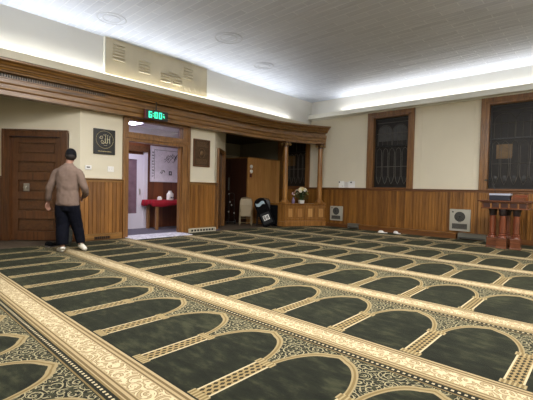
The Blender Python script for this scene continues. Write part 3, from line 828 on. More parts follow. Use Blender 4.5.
def plaque_bronze():
    t = thing('bronze_plaque', 'tall brown framed bronze plaque on the cream wall right of the entry', 'plaque', (XL, 6.14, 2.08), PI/2)
    w, hh = 0.27, 0.36
    f = MB().box(-w, -w+0.035, -0.035, 0, -hh, hh).box(w-0.035, w, -0.035, 0, -hh, hh).box(-w+0.035, w-0.035, -0.035, 0, -hh, -hh+0.035).box(-w+0.035, w-0.035, -0.035, 0, hh-0.035, hh)
    f.build('frame', paint('bronze frame', (104, 70, 46), 0.35, 0.1, metal=0.5), t, bevel=0.005)
    MB().box(-w+0.035, w-0.035, -0.02, 0, -hh+0.035, hh-0.035).build('relief_panel', 'bronze', t)
    b = MB(); R2 = random.Random(11)
    b.ell((0, -0.022, 0.0), 0.05, 0.018, 0.065)
    b.tube([(0.10*math.cos(a), -0.021, 0.13*math.sin(a)) for a in [2*PI*k/24 for k in range(25)]], 0.006, 6)
    for r_ in range(5):
        for s_ in (-1, 1):
            z = s_*(0.17+r_*0.028); x = -0.17
            while x < 0.16:
                l = R2.uniform(0.02, 0.05); b.box(x, x+l, -0.024, -0.018, z, z+0.012); x += l+0.012
    b.build('raised_lettering', paint('worn bronze', (124, 96, 66), 0.4, 0.1, metal=0.5), t, smooth=False)
plaque_bronze()

# ventilation panel on the upper left wall
t = thing('ventilation_panel', 'long beige sheet panel with rows of louvre slots high on the left wall', 'vent panel', (-7.6, 4.64, 3.82), PI/2)
MB().box(-1.28, 1.28, -0.05, 0, -0.40, 0.325).build('sheet', paint('cream board', (204, 194, 168), 0.7, 0.08, 2.5, 0.2), t)
MB().box(-1.30, -1.28, -0.06, 0, -0.40, 0.325).box(1.28, 1.30, -0.06, 0, -0.40, 0.325).box(-1.30, 1.30, -0.06, 0, 0.325, 0.335).build('edging', 'fasciaw', t)
for gx, gz, n_ in ((-1.0, 0.06, 5), (-0.42, -0.05, 4), (0.10, -0.12, 3), (0.42, -0.12, 3), (0.72, 0.08, 4), (0.32, 0.0, 2)):
    b = MB()
    for k in range(n_+1):
        z = gz+k*0.062-0.12
        b.add([(gx-0.13, -0.05, z), (gx+0.13, -0.05, z), (gx+0.12, -0.080, z-0.022), (gx-0.12, -0.080, z-0.022), (gx-0.13, -0.05, z-0.028), (gx+0.13, -0.05, z-0.028)], [(0, 1, 2, 3), (3, 2, 5, 4), (0, 3, 4), (1, 5, 2), (0, 4, 5, 1)])
    b.build('louvre', 'fascia', t)
R2 = random.Random(2)
for k in range(6):
    gx = 0.35+k*0.15; gz = -0.36+R2.uniform(0, 0.04)
    MB().tube([(gx, -0.05, gz), (gx-0.04, -0.053, gz+0.11)], 0.009, 5).build('crease', 'fascia', t)

# ceiling medallions
for x, y, r1, lab in ((-6.69, 3.08, 0.27, 'round ring shaped fixture on the ceiling at far left'), (-5.70, 5.0, 0.30, 'faint round ceiling fixture right of the ring at far left'), (-6.28, 6.65, 0.26, 'faint round ceiling fixture nearest the far corner')):
    o = MB().tube([(r1*0.9*math.cos(a), r1*0.9*math.sin(a), -0.002) for a in [2*PI*k/48 for k in range(49)]], 0.014, 8, flat=0.35).tube([(r1*0.55*math.cos(a), r1*0.55*math.sin(a), -0.002) for a in [2*PI*k/40 for k in range(41)]], 0.010, 8, flat=0.4).build('ceiling_ring', paint('grey white fixture', (196, 202, 214), 0.7), smooth=True)
    o.location = (x, y, ZC); tag(o, lab, 'ceiling ring')

# thermostat + small plate on panel 1
t = thing('thermostat', 'small white thermostat on the cream wall behind the man', 'thermostat', (XL, 3.22, 1.53), PI/2)
MB().box(-0.065, 0.065, -0.025, 0, -0.045, 0.045).build('case', 'paper', t, bevel=0.006)
MB().box(-0.035, 0.03, -0.027, -0.024, -0.008, 0.018).build('display', 'grille', t)
t = thing('switch_plate', 'pale switch plate on the cream wall below the calligraphy plaque', 'switch', (XL, 3.70, 1.52), PI/2)
MB().box(-0.07, 0.07, -0.008, 0, -0.06, 0.06).build('plate', 'paper', t, bevel=0.003)
for x0 in (-0.03, 0.015): MB().box(x0, x0+0.015, -0.016, -0.008, -0.015, 0.015).build('toggle', 'paper', t)

# floor register by panel 2 and vent in panel 1 skirting
t = thing('floor_register', 'beige metal baseboard register in front of the oak panel right of the entry', 'register', (-7.955, 6.15, 0.0), PI/2)
MB().box(-0.44, 0.44, -0.07, 0, 0.0, 0.02).box(-0.44, 0.44, -0.07, -0.0, 0.075, 0.10).box(-0.44, -0.41, -0.07, 0, 0.02, 0.075).box(0.41, 0.44, -0.07, 0, 0.02, 0.075).build('case', 'fascia', t)
MB().box(-0.41, 0.41, -0.045, 0, 0.02, 0.075).build('grille', 'grille', t)
for k in range(9): MB().box(-0.39+k*0.095, -0.37+k*0.095, -0.062, -0.045, 0.02, 0.075).build('fin', 'fascia', t)
t = thing('skirting_vent', 'small black slotted vent in the skirting under the calligraphy plaque', 'vent', (-7.965, 3.52, 0.0), PI/2)
MB().box(-0.17, 0.17, -0.006, 0, 0.015, 0.075).build('backing', 'ebony', t)
for k in range(8): MB().box(-0.16+k*0.044, -0.15+k*0.044, -0.010, -0.006, 0.015, 0.075).build('slat', 'dark', t)

# ================================================================== far wall fittings
def heater(x0, x1, z0, z1, lab):
    w = (x1-x0); hh = z1-z0
    t = thing('wall_heater', lab, 'heater', ((x0+x1)/2, YF-0.022, z0), 0, 'heaters in the far wainscot')
    MB().box(-w/2, w/2, -0.06, 0, 0, hh).build('case', 'metalw', t, bevel=0.008)
    Tt = Matrix.Translation((0, -0.06, hh*0.66)) @ Matrix.Rotation(PI/2, 4, 'X')
    gr = MB().lathe([(w*0.26, 0), (w*0.26, 0.008), (w*0.24, 0.012), (w*0.02, 0.012), (0.0005, 0.012)], 28, Tt).build('round_grille', 'grille', t)
    rb = MB()
    for rr_ in (0.08, 0.14, 0.20): rb.tube([(w*rr_*math.cos(a), -0.073, hh*0.66+w*rr_*math.sin(a)) for a in [2*PI*k/20 for k in range(21)]], 0.004, 4)
    rb.build('grille_ring', 'metalg', gr)
    MB().box(-w*0.36, w*0.36, -0.064, -0.058, hh*0.10, hh*0.34).build('louvre_opening', 'grille', t)
    b = MB()
    for k in range(4): b.box(-w*0.35, w*0.35, -0.070, -0.064, hh*0.13+k*hh*0.055, hh*0.15+k*hh*0.055)
    b.build('louvre', 'metalg', t)
    MB().box(-w*0.08, w*0.08, -0.062, -0.06, hh*0.40, hh*0.42).build('badge', 'metalg', t)
    MB().box(-w*0.38, -w*0.30, -0.068, -0.06, hh*0.84, hh*0.90).build('knob', 'grille', t)
heater(-6.70, -6.25, 0.21, 0.67, 'pale wall heater with round grille between the low wall and the left window')
heater(-3.04, -2.55, 0.20, 0.76, 'pale wall heater with round grille left of the mahogany lectern')

tw = thing('baseboard_heater_cover', 'long low oak box running along the foot of the far wainscot', 'heater cover', (-4.2, 10.35, 0))
MB().box(-1.38, 1.36, -0.06, 0.06, 0, 0.13).build('box', 'trimx', tw)
MB().box(-1.40, 1.38, -0.075, 0.06, 0.13, 0.15).build('lid', 'oak', tw)
for x0, x1, lab in ((-5.98, -5.60, 'short grey metal baseboard unit left of the oak box by the wall'), (-2.80, -2.16, 'short grey metal baseboard unit between the oak box and the lectern')):
    t = thing('baseboard_unit', lab, 'radiator', ((x0+x1)/2, 10.36, 0)); w = (x1-x0)/2
    MB().box(-w, w, -0.05, 0.06, 0.03, 0.15).box(-w, w, -0.065, 0.06, 0.15, 0.165).build('case', 'metalg', t, bevel=0.004)
    MB().box(-w+0.02, w-0.02, -0.055, -0.05, 0.045, 0.062).build('slot', 'grille', t)
    for x_ in (-w, w-0.03): MB().box(x_, x_+0.03, -0.05, 0.06, 0, 0.03).build('foot', 'metalg', t)

# open booklet standing on the wainscot rail
t = thing('open_booklet', 'white folded papers with small dark prints standing on the far wainscot rail', 'booklet', (-6.14, 10.462, CAPZ+0.001))
def leaf(x0, x1, y0, y1, hh):
    return MB().add([(x0, y0, 0), (x1, y1, 0), (x1, y1, hh), (x0, y0, hh), (x0, y0+0.003, 0), (x1, y1+0.003, 0), (x1, y1+0.003, hh), (x0, y0+0.003, hh)], [(0, 1, 2, 3), (7, 6, 5, 4), (0, 4, 5, 1), (1, 5, 6, 2), (2, 6, 7, 3), (3, 7, 4, 0)])
for (a, c, y0, y1, hh) in ((-0.28, -0.10, -0.022, 0.025, 0.21), (-0.10, 0.08, 0.025, -0.018, 0.18), (0.08, 0.28, -0.018, 0.024, 0.21)):
    leaf(a, c, y0, y1, hh).build('leaf', 'paper', t)
for q in ((-0.27, -0.235, -0.030, -0.024, 0.15, 0.20), (0.14, 0.19, -0.016, -0.010, 0.15, 0.19), (-0.16, -0.14, -0.010, -0.004, 0.04, 0.06)): MB().box(*q).build('print', 'grille', t)

# slippers by the far wainscot
def slipper(loc, rz, lab):
    t = thing('slipper', lab, 'slipper', loc, rz, 'white slippers by the far wall')
    pts = [(0.045*math.sin(a)*(1.0+0.15*math.cos(a)), 0.13*math.cos(a)) for a in [2*PI*k/20 for k in range(20)]]
    MB().prism(pts, 0, 0.018).build('sole', 'paper', t)
    b = MB().ell((0, 0.045, 0.018), 0.047, 0.085, 0.052, 14, 8); b.v = [(x, y, max(z, 0.018)) for x, y, z in b.v]
    b.build('upper', 'paper', t, smooth=True)
slipper((-4.68, 10.02, 0.005), 1.9, 'left of the two white slippers by the foot of the far wall')
slipper((-4.33, 10.18, 0.005), 1.2, 'right of the two white slippers by the foot of the far wall')

# ================================================================== mahogany lectern
def lectern():
    t = thing('lectern', 'carved mahogany lectern table on clustered turned columns below the right window', 'lectern', (-1.62, 9.42, 0.0045))
    # tray
    MB().box(-0.42, 0.42, -0.16, 0.32, 0.86, 1.00).build('frieze', 'mahox', t, bevel=0.004)
    MB().prism([(-0.50, -0.22), (0.50, -0.22), (0.50, 0.38), (-0.50, 0.38)], 1.00, 1.03).box(-0.46, 0.46, -0.19, 0.35, 0.975, 1.0).box(-0.44, 0.44, -0.175, 0.335, 0.845, 0.862).build('table_top', 'mahox', t, bevel=0.005)
    for k in range(5):
        x = -0.33+k*0.165
        MB().box(x-0.058, x+0.058, -0.168, -0.158, 0.880, 0.965).build('inlaid_panel', paint('dark inlay', (58, 30, 24), 0.35), t, bevel=0.003)
        if k < 4: MB().box(x+0.074, x+0.091, -0.172, -0.158, 0.868, 0.972).build('divider', 'honey', t)
    cols = ((-0.24, 0.02), (-0.035, -0.08), (0.21, -0.03), (0.0, 0.22))
    for cx, cy in cols:
        c = MB().box(cx-0.095, cx+0.095, cy-0.095, cy+0.095, 0.012, 0.215).box(cx-0.105, cx+0.105, cy-0.105, cy+0.105, 0, 0.03).box(cx-0.103, cx+0.103, cy-0.103, cy+0.103, 0.205, 0.225)
        c.build('plinth', 'mahox', t, bevel=0.005)
        pr = [(0.088, 0.225), (0.092, 0.245), (0.085, 0.262), (0.068, 0.272), (0.080, 0.290), (0.078, 0.305), (0.058, 0.318), (0.070, 0.335), (0.066, 0.36), (0.066, 0.55), (0.058, 0.74), (0.066, 0.75), (0.062, 0.765), (0.072, 0.80), (0.078, 0.83), (0.082, 0.845)]
        MB().lathe(pr, 28, c=(cx, cy, 0)).build('column', 'maho', t, smooth=True)
        MB().lathe([(0.0605, 0.70), (0.070, 0.715), (0.074, 0.79), (0.084, 0.80), (0.084, 0.846)], 24, c=(cx, cy, 0)).build('capital', paint('blackened capital', (34, 24, 26), 0.4), t, smooth=True)
    # slanted reading desk at the right of the top
    b = MB().add([(0.11, -0.12, 1.03), (0.36, -0.12, 1.03), (0.36, 0.25, 1.03), (0.11, 0.25, 1.03), (0.11, -0.12, 1.09), (0.36, -0.12, 1.09), (0.36, 0.25, 1.16), (0.11, 0.25, 1.16)], [(0, 3, 2, 1), (4, 5, 6, 7), (0, 1, 5, 4), (1, 2, 6, 5), (2, 3, 7, 6), (3, 0, 4, 7)])
    b.build('reading_slope', wood('orange mahogany', (130, 62, 34), (166, 90, 54), 'x', 0.3), t, bevel=0.004)
    MB().box(0.11, 0.36, -0.125, -0.115, 1.03, 1.10).build('book_stop', 'mahox', t)
lectern()
t = thing('book', 'thick navy book with pale page edges lying on the left of the lectern', 'book', (-1.73, 9.42, 1.037), 0.03)
MB().box(-0.19, 0.19, -0.13, 0.13, 0, 0.105).build('cover', paint('navy cloth', (8, 13, 32), 0.5), t, bevel=0.006)
o = MB().box(-0.19, 0.20, -0.125, 0.13, 0.1055, 0.145).build('stack_of_pages', 'dummy' if False else paint('blue white pages', (176, 180, 196), 0.6, 0.08, 30), None, bevel=0.004)
o.name = 'paper_sheaf'; o.location = (-1.73, 9.42, 1.038); tag(o, 'pale blue-white sheaf of papers on top of the navy book', 'papers')
t = thing('microphone', 'small black microphone on a thin bent stem behind the lectern papers', 'microphone', (-1.88, 9.70, 1.036), 0)
MB().lathe([(0.04, 0), (0.04, 0.012), (0.01, 0.02)], 16).build('base', 'ebony', t)
MB().tube([(0, 0, 0.02), (-0.01, 0, 0.22), (-0.05, 0, 0.34), (-0.13, 0, 0.42), (-0.18, 0, 0.44)], 0.006, 6).build('stem', 'ebony', t, smooth=True)
MB().ell((-0.20, 0, 0.448), 0.034, 0.022, 0.022).build('head', 'grille', t, smooth=True)

# ================================================================== flowers on the low wall
def flowers():
    t = thing('flower_arrangement', 'bouquet of cream, yellow and pink flowers in a white pot on the low wall', 'flowers', (-7.33, 9.68, RZ), math.radians(-40))
    MB().add([(-0.11, -0.055, 0), (0.11, -0.055, 0), (0.11, 0.055, 0), (-0.11, 0.055, 0), (-0.125, -0.065, 0.10), (0.125, -0.065, 0.10), (0.125, 0.065, 0.10), (-0.125, 0.065, 0.10)], [(0, 3, 2, 1), (4, 5, 6, 7), (0, 1, 5, 4), (1, 2, 6, 5), (2, 3, 7, 6), (3, 0, 4, 7)]).build('pot', 'paper', t, bevel=0.006)
    R2 = random.Random(4)
    st, lf = MB(), MB(); pos = []
    for k in range(44):
        a = R2.uniform(0, 2*PI); e = R2.uniform(0.1, 1.0)
        d = Vector((math.cos(a)*0.31*e, math.sin(a)*0.20*e, 0.20+0.24*math.sqrt(max(0, 1-e*e))+R2.uniform(-0.02, 0.03)))
        pos.append(d); st.tube([(d.x*0.2, d.y*0.2, 0.09), (d.x*0.6, d.y*0.6, d.z*0.7), tuple(d)], 0.004, 5)
    for k in range(90):
        a = R2.uniform(0, 2*PI); e = R2.uniform(0.2, 1.05)
        c = Vector((math.cos(a)*0.30*e, math.sin(a)*0.2*e, 0.13+R2.uniform(0, 0.24)))
        u = Vector((R2.uniform(-1, 1), R2.uniform(-1, 1), R2.uniform(-0.4, 0.9))).normalized()*0.055
        w_ = u.cross(Vector((0, 0, 1))).normalized()*0.018
        lf.add([c-u, c+w_, c+u, c-w_, c+Vector((0, 0, 0.003))], [(0, 1, 4), (1, 2, 4), (2, 3, 4), (3, 0, 4)])
    st.build('stem', paint('stem green', (58, 82, 40), 0.6), t)
    lf.build('foliage', paint('leaf green', (56, 78, 38), 0.6, 0.2, 9), t)
    cols = [paint('cream petals', (232, 224, 190), 0.6), paint('yellow petals', (220, 204, 120), 0.6), paint('pink petals', (222, 178, 160), 0.6), paint('white petals', (238, 234, 226), 0.6)]
    for k, d in enumerate(pos):
        b = MB(); rr_ = R2.uniform(0.032, 0.046)
        out = Vector((d.x, d.y, 0.15)).normalized()
        q = out.to_track_quat('Z', 'Y').to_matrix().to_4x4()
        for j in range(6):
            Tp = Matrix.Translation(d) @ q @ Matrix.Rotation(2*PI*j/6, 4, 'Z') @ Matrix.Translation((rr_*0.6, 0, 0.004)) @ Matrix.Rotation(-0.5, 4, 'Y')
            b.ell((0, 0, 0), rr_*0.62, rr_*0.42, rr_*0.16, 8, 5, Tp)
        b.ell((0, 0, 0), rr_*0.38, rr_*0.38, rr_*0.3, 8, 5, Matrix.Translation(d+out*0.008))
        b.build('blossom', cols[(0, 1, 3, 0, 2, 0, 1)[k % 7]], t, smooth=True)
flowers()
bpy.data.objects['flower_arrangement'].scale = (1.15, 1.15, 1.1)
t = thing('vase', 'small mauve vase with one pale flower spray, left of the bouquet', 'vase', (-7.47, 9.44, RZ))
MB().lathe([(0.035, 0), (0.05, 0.03), (0.052, 0.09), (0.03, 0.15), (0.028, 0.19), (0.036, 0.20)], 18).build('vase_body', paint('mauve glaze', (128, 112, 150), 0.3), t, smooth=True)
b = MB().tube([(0, 0, 0.18), (-0.01, 0, 0.27), (-0.03, 0, 0.33)], 0.004, 5)
b.build('stem', paint('stem green dark', (50, 70, 40), 0.6), t)
b = MB()
for q in ((-0.03, 0, 0.34), (-0.05, 0.01, 0.31), (0.0, 0.01, 0.29), (-0.02, -0.02, 0.30)): b.ell(q, 0.022, 0.022, 0.02, 8, 6)
b.build('blossom', paint('pale pink petals', (226, 196, 206), 0.6), t, smooth=True)

# ================================================================== chairs in the alcove
def folding_chair(name, lab, loc, rz, mat, lean=0.0, folded=False):
    t = thing(name, lab, 'chair', loc, rz, None)
    L = Matrix.Rotation(lean, 4, 'X')
    w = 0.20; tr = 0.0125
    # back legs + back frame: one bent tube loop
    pts = [(-w, 0.03, 0.0), (-w, -0.10, 0.45), (-w+0.005, -0.17, 0.76), (-w+0.05, -0.185, 0.86), (0, -0.19, 0.89), (w-0.05, -0.185, 0.86), (w-0.005, -0.17, 0.76), (w, -0.10, 0.45), (w, 0.03, 0.0)]
    yy = 0.0
    MB().tube(pts, tr, 8, L).build('frame', mat, t, smooth=True)
    # back panel
    b = MB(); n = 8; vs = []
    for i in range(n+1):
        x = -w+0.012+(2*w-0.024)*i/n; cv = 0.018*(1-(2*i/n-1)**2)
        vs += [(x, -0.118-cv*0.5, 0.52), (x, -0.185-cv*0.5, 0.82+0.03*(1-(2*i/n-1)**2)), (x, -0.128-cv*0.5, 0.52), (x, -0.195-cv*0.5, 0.82+0.03*(1-(2*i/n-1)**2))]
    vs = [L @ Vector(q) for q in vs]
    fs = []
    for i in range(n): o = i*4; fs += [(o, o+4, o+5, o+1), (o+2, o+3, o+7, o+6), (o+1, o+5, o+7, o+3), (o, o+2, o+6, o+4)]
    b.add(vs, fs).build('backrest', mat, t, smooth=True)
    if folded:
        MB().box(-w+0.02, w-0.02, -0.075, -0.05, 0.28, 0.66, L @ Matrix.Rotation(0.12, 4, 'X')).build('seat', mat, t, bevel=0.01)
        fl = [(-w+0.03, -0.03, 0.42), (-w+0.03, 0.0, 0.02)], [(w-0.03, -0.03, 0.42), (w-0.03, 0.0, 0.02)]
    else:
        MB().box(-w+0.015, w-0.015, -0.09, 0.30, 0.43, 0.455, L).build('seat', mat, t, bevel=0.01)
        fl = [(-w+0.02, 0.0, 0.43), (-w+0.02, -0.30, 0.0)], [(w-0.02, 0.0, 0.43), (w-0.02, -0.30, 0.0)]
    for q in fl: MB().tube(q, tr, 8, L).build('leg', mat, t, smooth=True)
    b = MB().tube([(-w, 0.01, 0.09), (w, 0.01, 0.09)], 0.008, 6, L).tube([(-w, -0.028, 0.22), (w, -0.028, 0.22)], 0.008, 6, L)
    b.build('stretcher', mat, t, smooth=True)
    return t
aimT = math.radians(42.5)
folding_chair('folding_chair', 'tan metal folding chair leaning upright against the closet', (-8.54, 8.36, 0.0), aimT+PI, 'tan', 0.0, True)
folding_chair('folding_chair', 'black folding chair tilted behind the black padded bag, beside the tan chair', (-8.10, 8.70, 0.0), aimT+PI-0.1, 'ebony', 0.05, True)

# black padded case leaning on the black chair, with label and pale cloth on it
t = thing('padded_case', 'black padded case with white lettered label leaning beside the folding chairs', 'case', (-7.77, 8.68, 0.0), aimT)
Tl = Matrix.Rotation(math.radians(-24), 4, 'Y') @ Matrix.Rotation(math.radians(-8), 4, 'X')
def rr2(w, z0, z1, k): return [(-w, z0), (w, z0), (w, z1-k)]+[(w-k+k*math.cos(a), z1-k+k*math.sin(a)) for a in [PI/2*j/6 for j in range(1, 7)]]+[(-w+k-k*math.sin(a), z1-k+k*math.cos(a)) for a in [PI/2*j/6 for j in range(0, 6)]]+[(-w, z1-k)]
poly = rr2(0.20, 0.03, 0.96, 0.18); n = len(poly)
b = MB().add([Tl @ Vector((x, -0.05, z)) for x, z in poly]+[Tl @ Vector((x, 0.05, z)) for x, z in poly], [tuple(range(n)), tuple(range(n, 2*n))[::-1]]+[(i, n+i, n+(i+1) % n, (i+1) % n) for i in range(n)])
b.build('body', 'blackcloth', t, bevel=0.02)
MB().box(-0.15, 0.15, -0.085, -0.05, 0.10, 0.46, Tl).build('front_pocket', paint('worn black fabric', (34, 34, 36), 0.8, 0.2, 9), t, bevel=0.015)
lb = MB().box(-0.09, 0.10, -0.089, -0.084, 0.22, 0.38, Tl).build('label', 'paper', t)
b = MB()
def bx(a, c, e, f_): b.box(a, c, -0.092, -0.088, e, f_, Tl)
bx(-0.07, -0.05, 0.24, 0.36); bx(-0.05, -0.03, 0.34, 0.36); bx(-0.05, -0.03, 0.29, 0.31); bx(-0.05, -0.03, 0.24, 0.26); bx(-0.03, -0.015, 0.25, 0.35)
bx(0.01, 0.03, 0.24, 0.36); bx(0.05, 0.07, 0.24, 0.36); bx(0.03, 0.05, 0.29, 0.31)
b.build('lettering', 'ebony', lb)
MB().tube([Tl @ Vector((-0.15, -0.06, 0.5)), Tl @ Vector((-0.11, -0.10, 0.60)), Tl @ Vector((0.12, -0.10, 0.55)), Tl @ Vector((0.15, -0.06, 0.46))], 0.012, 6).build('strap', 'blackcloth', t, smooth=True)
b = MB(); vs = []; nx, nz = 12, 5
for i in range(nx+1):
    for j in range(nz+1):
        x = -0.15+0.28*i/nx; z = 0.74+0.10*j/nz-0.03*math.sin(i*0.5)-0.04*(i/nx)
        vs.append(Tl @ Vector((x, -0.066-0.006*math.sin(i*1.7)*math.cos(j), z)))
fs = [(i*(nz+1)+j, (i+1)*(nz+1)+j, (i+1)*(nz+1)+j+1, i*(nz+1)+j+1) for i in range(nx) for j in range(nz)]
o = b.add(vs, fs).build('cloth', paint('pale blue cloth', (176, 196, 206), 0.8), smooth=True)
o.location = t.location; o.rotation_euler = t.rotation_euler
md = o.modifiers.new('t', 'SOLIDIFY'); md.thickness = 0.008
tag(o, 'folded pale blue cloth resting over the top of the black padded case', 'cloth')

o = MB().box(-8.30, -7.78, 8.99, 9.06, 0.0, 0.66).build('black_block', 'blackcloth', bevel=0.02); tag(o, 'plain black block filling the gap between the padded case and the low wall', 'box')  # plain black block set in the gap beside the low wall
# coat stand / black cart with bright metal bits in the doorway shade
t = thing('folded_cart', 'black folded hand cart with small bright metal joints by the closet doors', 'cart', (-9.15, 8.30, 0), aimT)
b = MB()
for x in (-0.09, 0.09): b.tube([(x, 0, 0.10), (x, -0.02, 0.55), (x*0.9, -0.05, 0.98)], 0.014, 8)
b.tube([(-0.08, -0.05, 0.98), (0, -0.06, 1.02), (0.08, -0.05, 0.98)], 0.014, 8)
for z in (0.25, 0.55, 0.8): b.tube([(-0.09, -0.01-z*0.03, z), (0.09, -0.01-z*0.03, z)], 0.009, 6)
b.build('frame', 'ebony', t, smooth=True)
MB().box(-0.12, 0.12, -0.16, 0.02, 0.06, 0.08).build('toe_plate', 'ebony', t)
for x in (-0.12, 0.12):
    Tt = Matrix.Translation((x, 0.02, 0.07)) @ Matrix.Rotation(PI/2, 4, 'Y')
    MB().lathe([(0.07, -0.02), (0.07, 0.02)], 20, Tt).build('wheel', 'ebony', t)
for x, z in ((-0.09, 0.98), (0.0, 0.62), (-0.05, 0.72), (0.09, 0.36), (-0.09, 0.40)):
    MB().ell((x, -0.05, z), 0.022, 0.015, 0.03, 10, 6).build('joint', 'chrome', t, smooth=True)

# ================================================================== the man
def loft(b, secs, n=20, caps=True):
    """secs: list of (center, rx, ry, axis-x dir, axis-y dir)"""
    vs = []
    for c, rx, ry, ax, ay in secs:
        c = Vector(c); vs += [c+ax*rx*math.cos(2*PI*k/n)+ay*ry*math.sin(2*PI*k/n) for k in range(n)]
    L = len(secs)
    fs = [(j*n+k, j*n+(k+1) % n, (j+1)*n+(k+1) % n, (j+1)*n+k) for j in range(L-1) for k in range(n)]
    fs += [tuple(range(n))[::-1], tuple((L-1)*n+k for k in range(n))]
    b.add(vs, fs)
def limb(b, pts, rads, n=16, sq=1.0):
    P = [Vector(q) for q in pts]; secs = []
    # subdivide with Catmull-Rom for smooth bends
    Q, Rr = [], []
    for i in range(len(P)-1):
        p0, p1, p2, p3 = P[max(i-1, 0)], P[i], P[i+1], P[min(i+2, len(P)-1)]
        for k in range(5):
            t_ = k/5; Q.append(0.5*((2*p1)+(p2-p0)*t_+(2*p0-5*p1+4*p2-p3)*t_**2+(3*p1-p0-3*p2+p3)*t_**3)); Rr.append(rads[i]+(rads[i+1]-rads[i])*t_)
    Q.append(P[-1]); Rr.append(rads[-1])
    for i, q in enumerate(Q):
        d = (Q[min(i+1, len(Q)-1)]-Q[max(i-1, 0)]).normalized()
        ax = d.cross(Vector((0, 1, 0.01))).normalized(); ay = ax.cross(d).normalized()
        secs.append((q, Rr[i], Rr[i]*sq, ax, ay))
    loft(b, secs, n)
def remesh(o, vox, smooth_it=4, disp=None):
    md = o.modifiers.new('r', 'REMESH'); md.mode = 'VOXEL'; md.voxel_size = vox
    sm = o.modifiers.new('s', 'SMOOTH'); sm.iterations = smooth_it; sm.factor = 0.5
    if disp:
        tx = bpy.data.textures.new(o.name+' folds', 'CLOUDS'); tx.noise_scale = disp[1]; tx.noise_depth = 1
        dm = o.modifiers.new('d', 'DISPLACE'); dm.texture = tx; dm.strength = disp[0]; dm.mid_level = 0.5
    dg = bpy.context.evaluated_depsgraph_get()
    me = bpy.data.meshes.new_from_object(o.evaluated_get(dg))
    o.modifiers.clear(); o.data = me
    for q in me.polygons: q.use_smooth = True

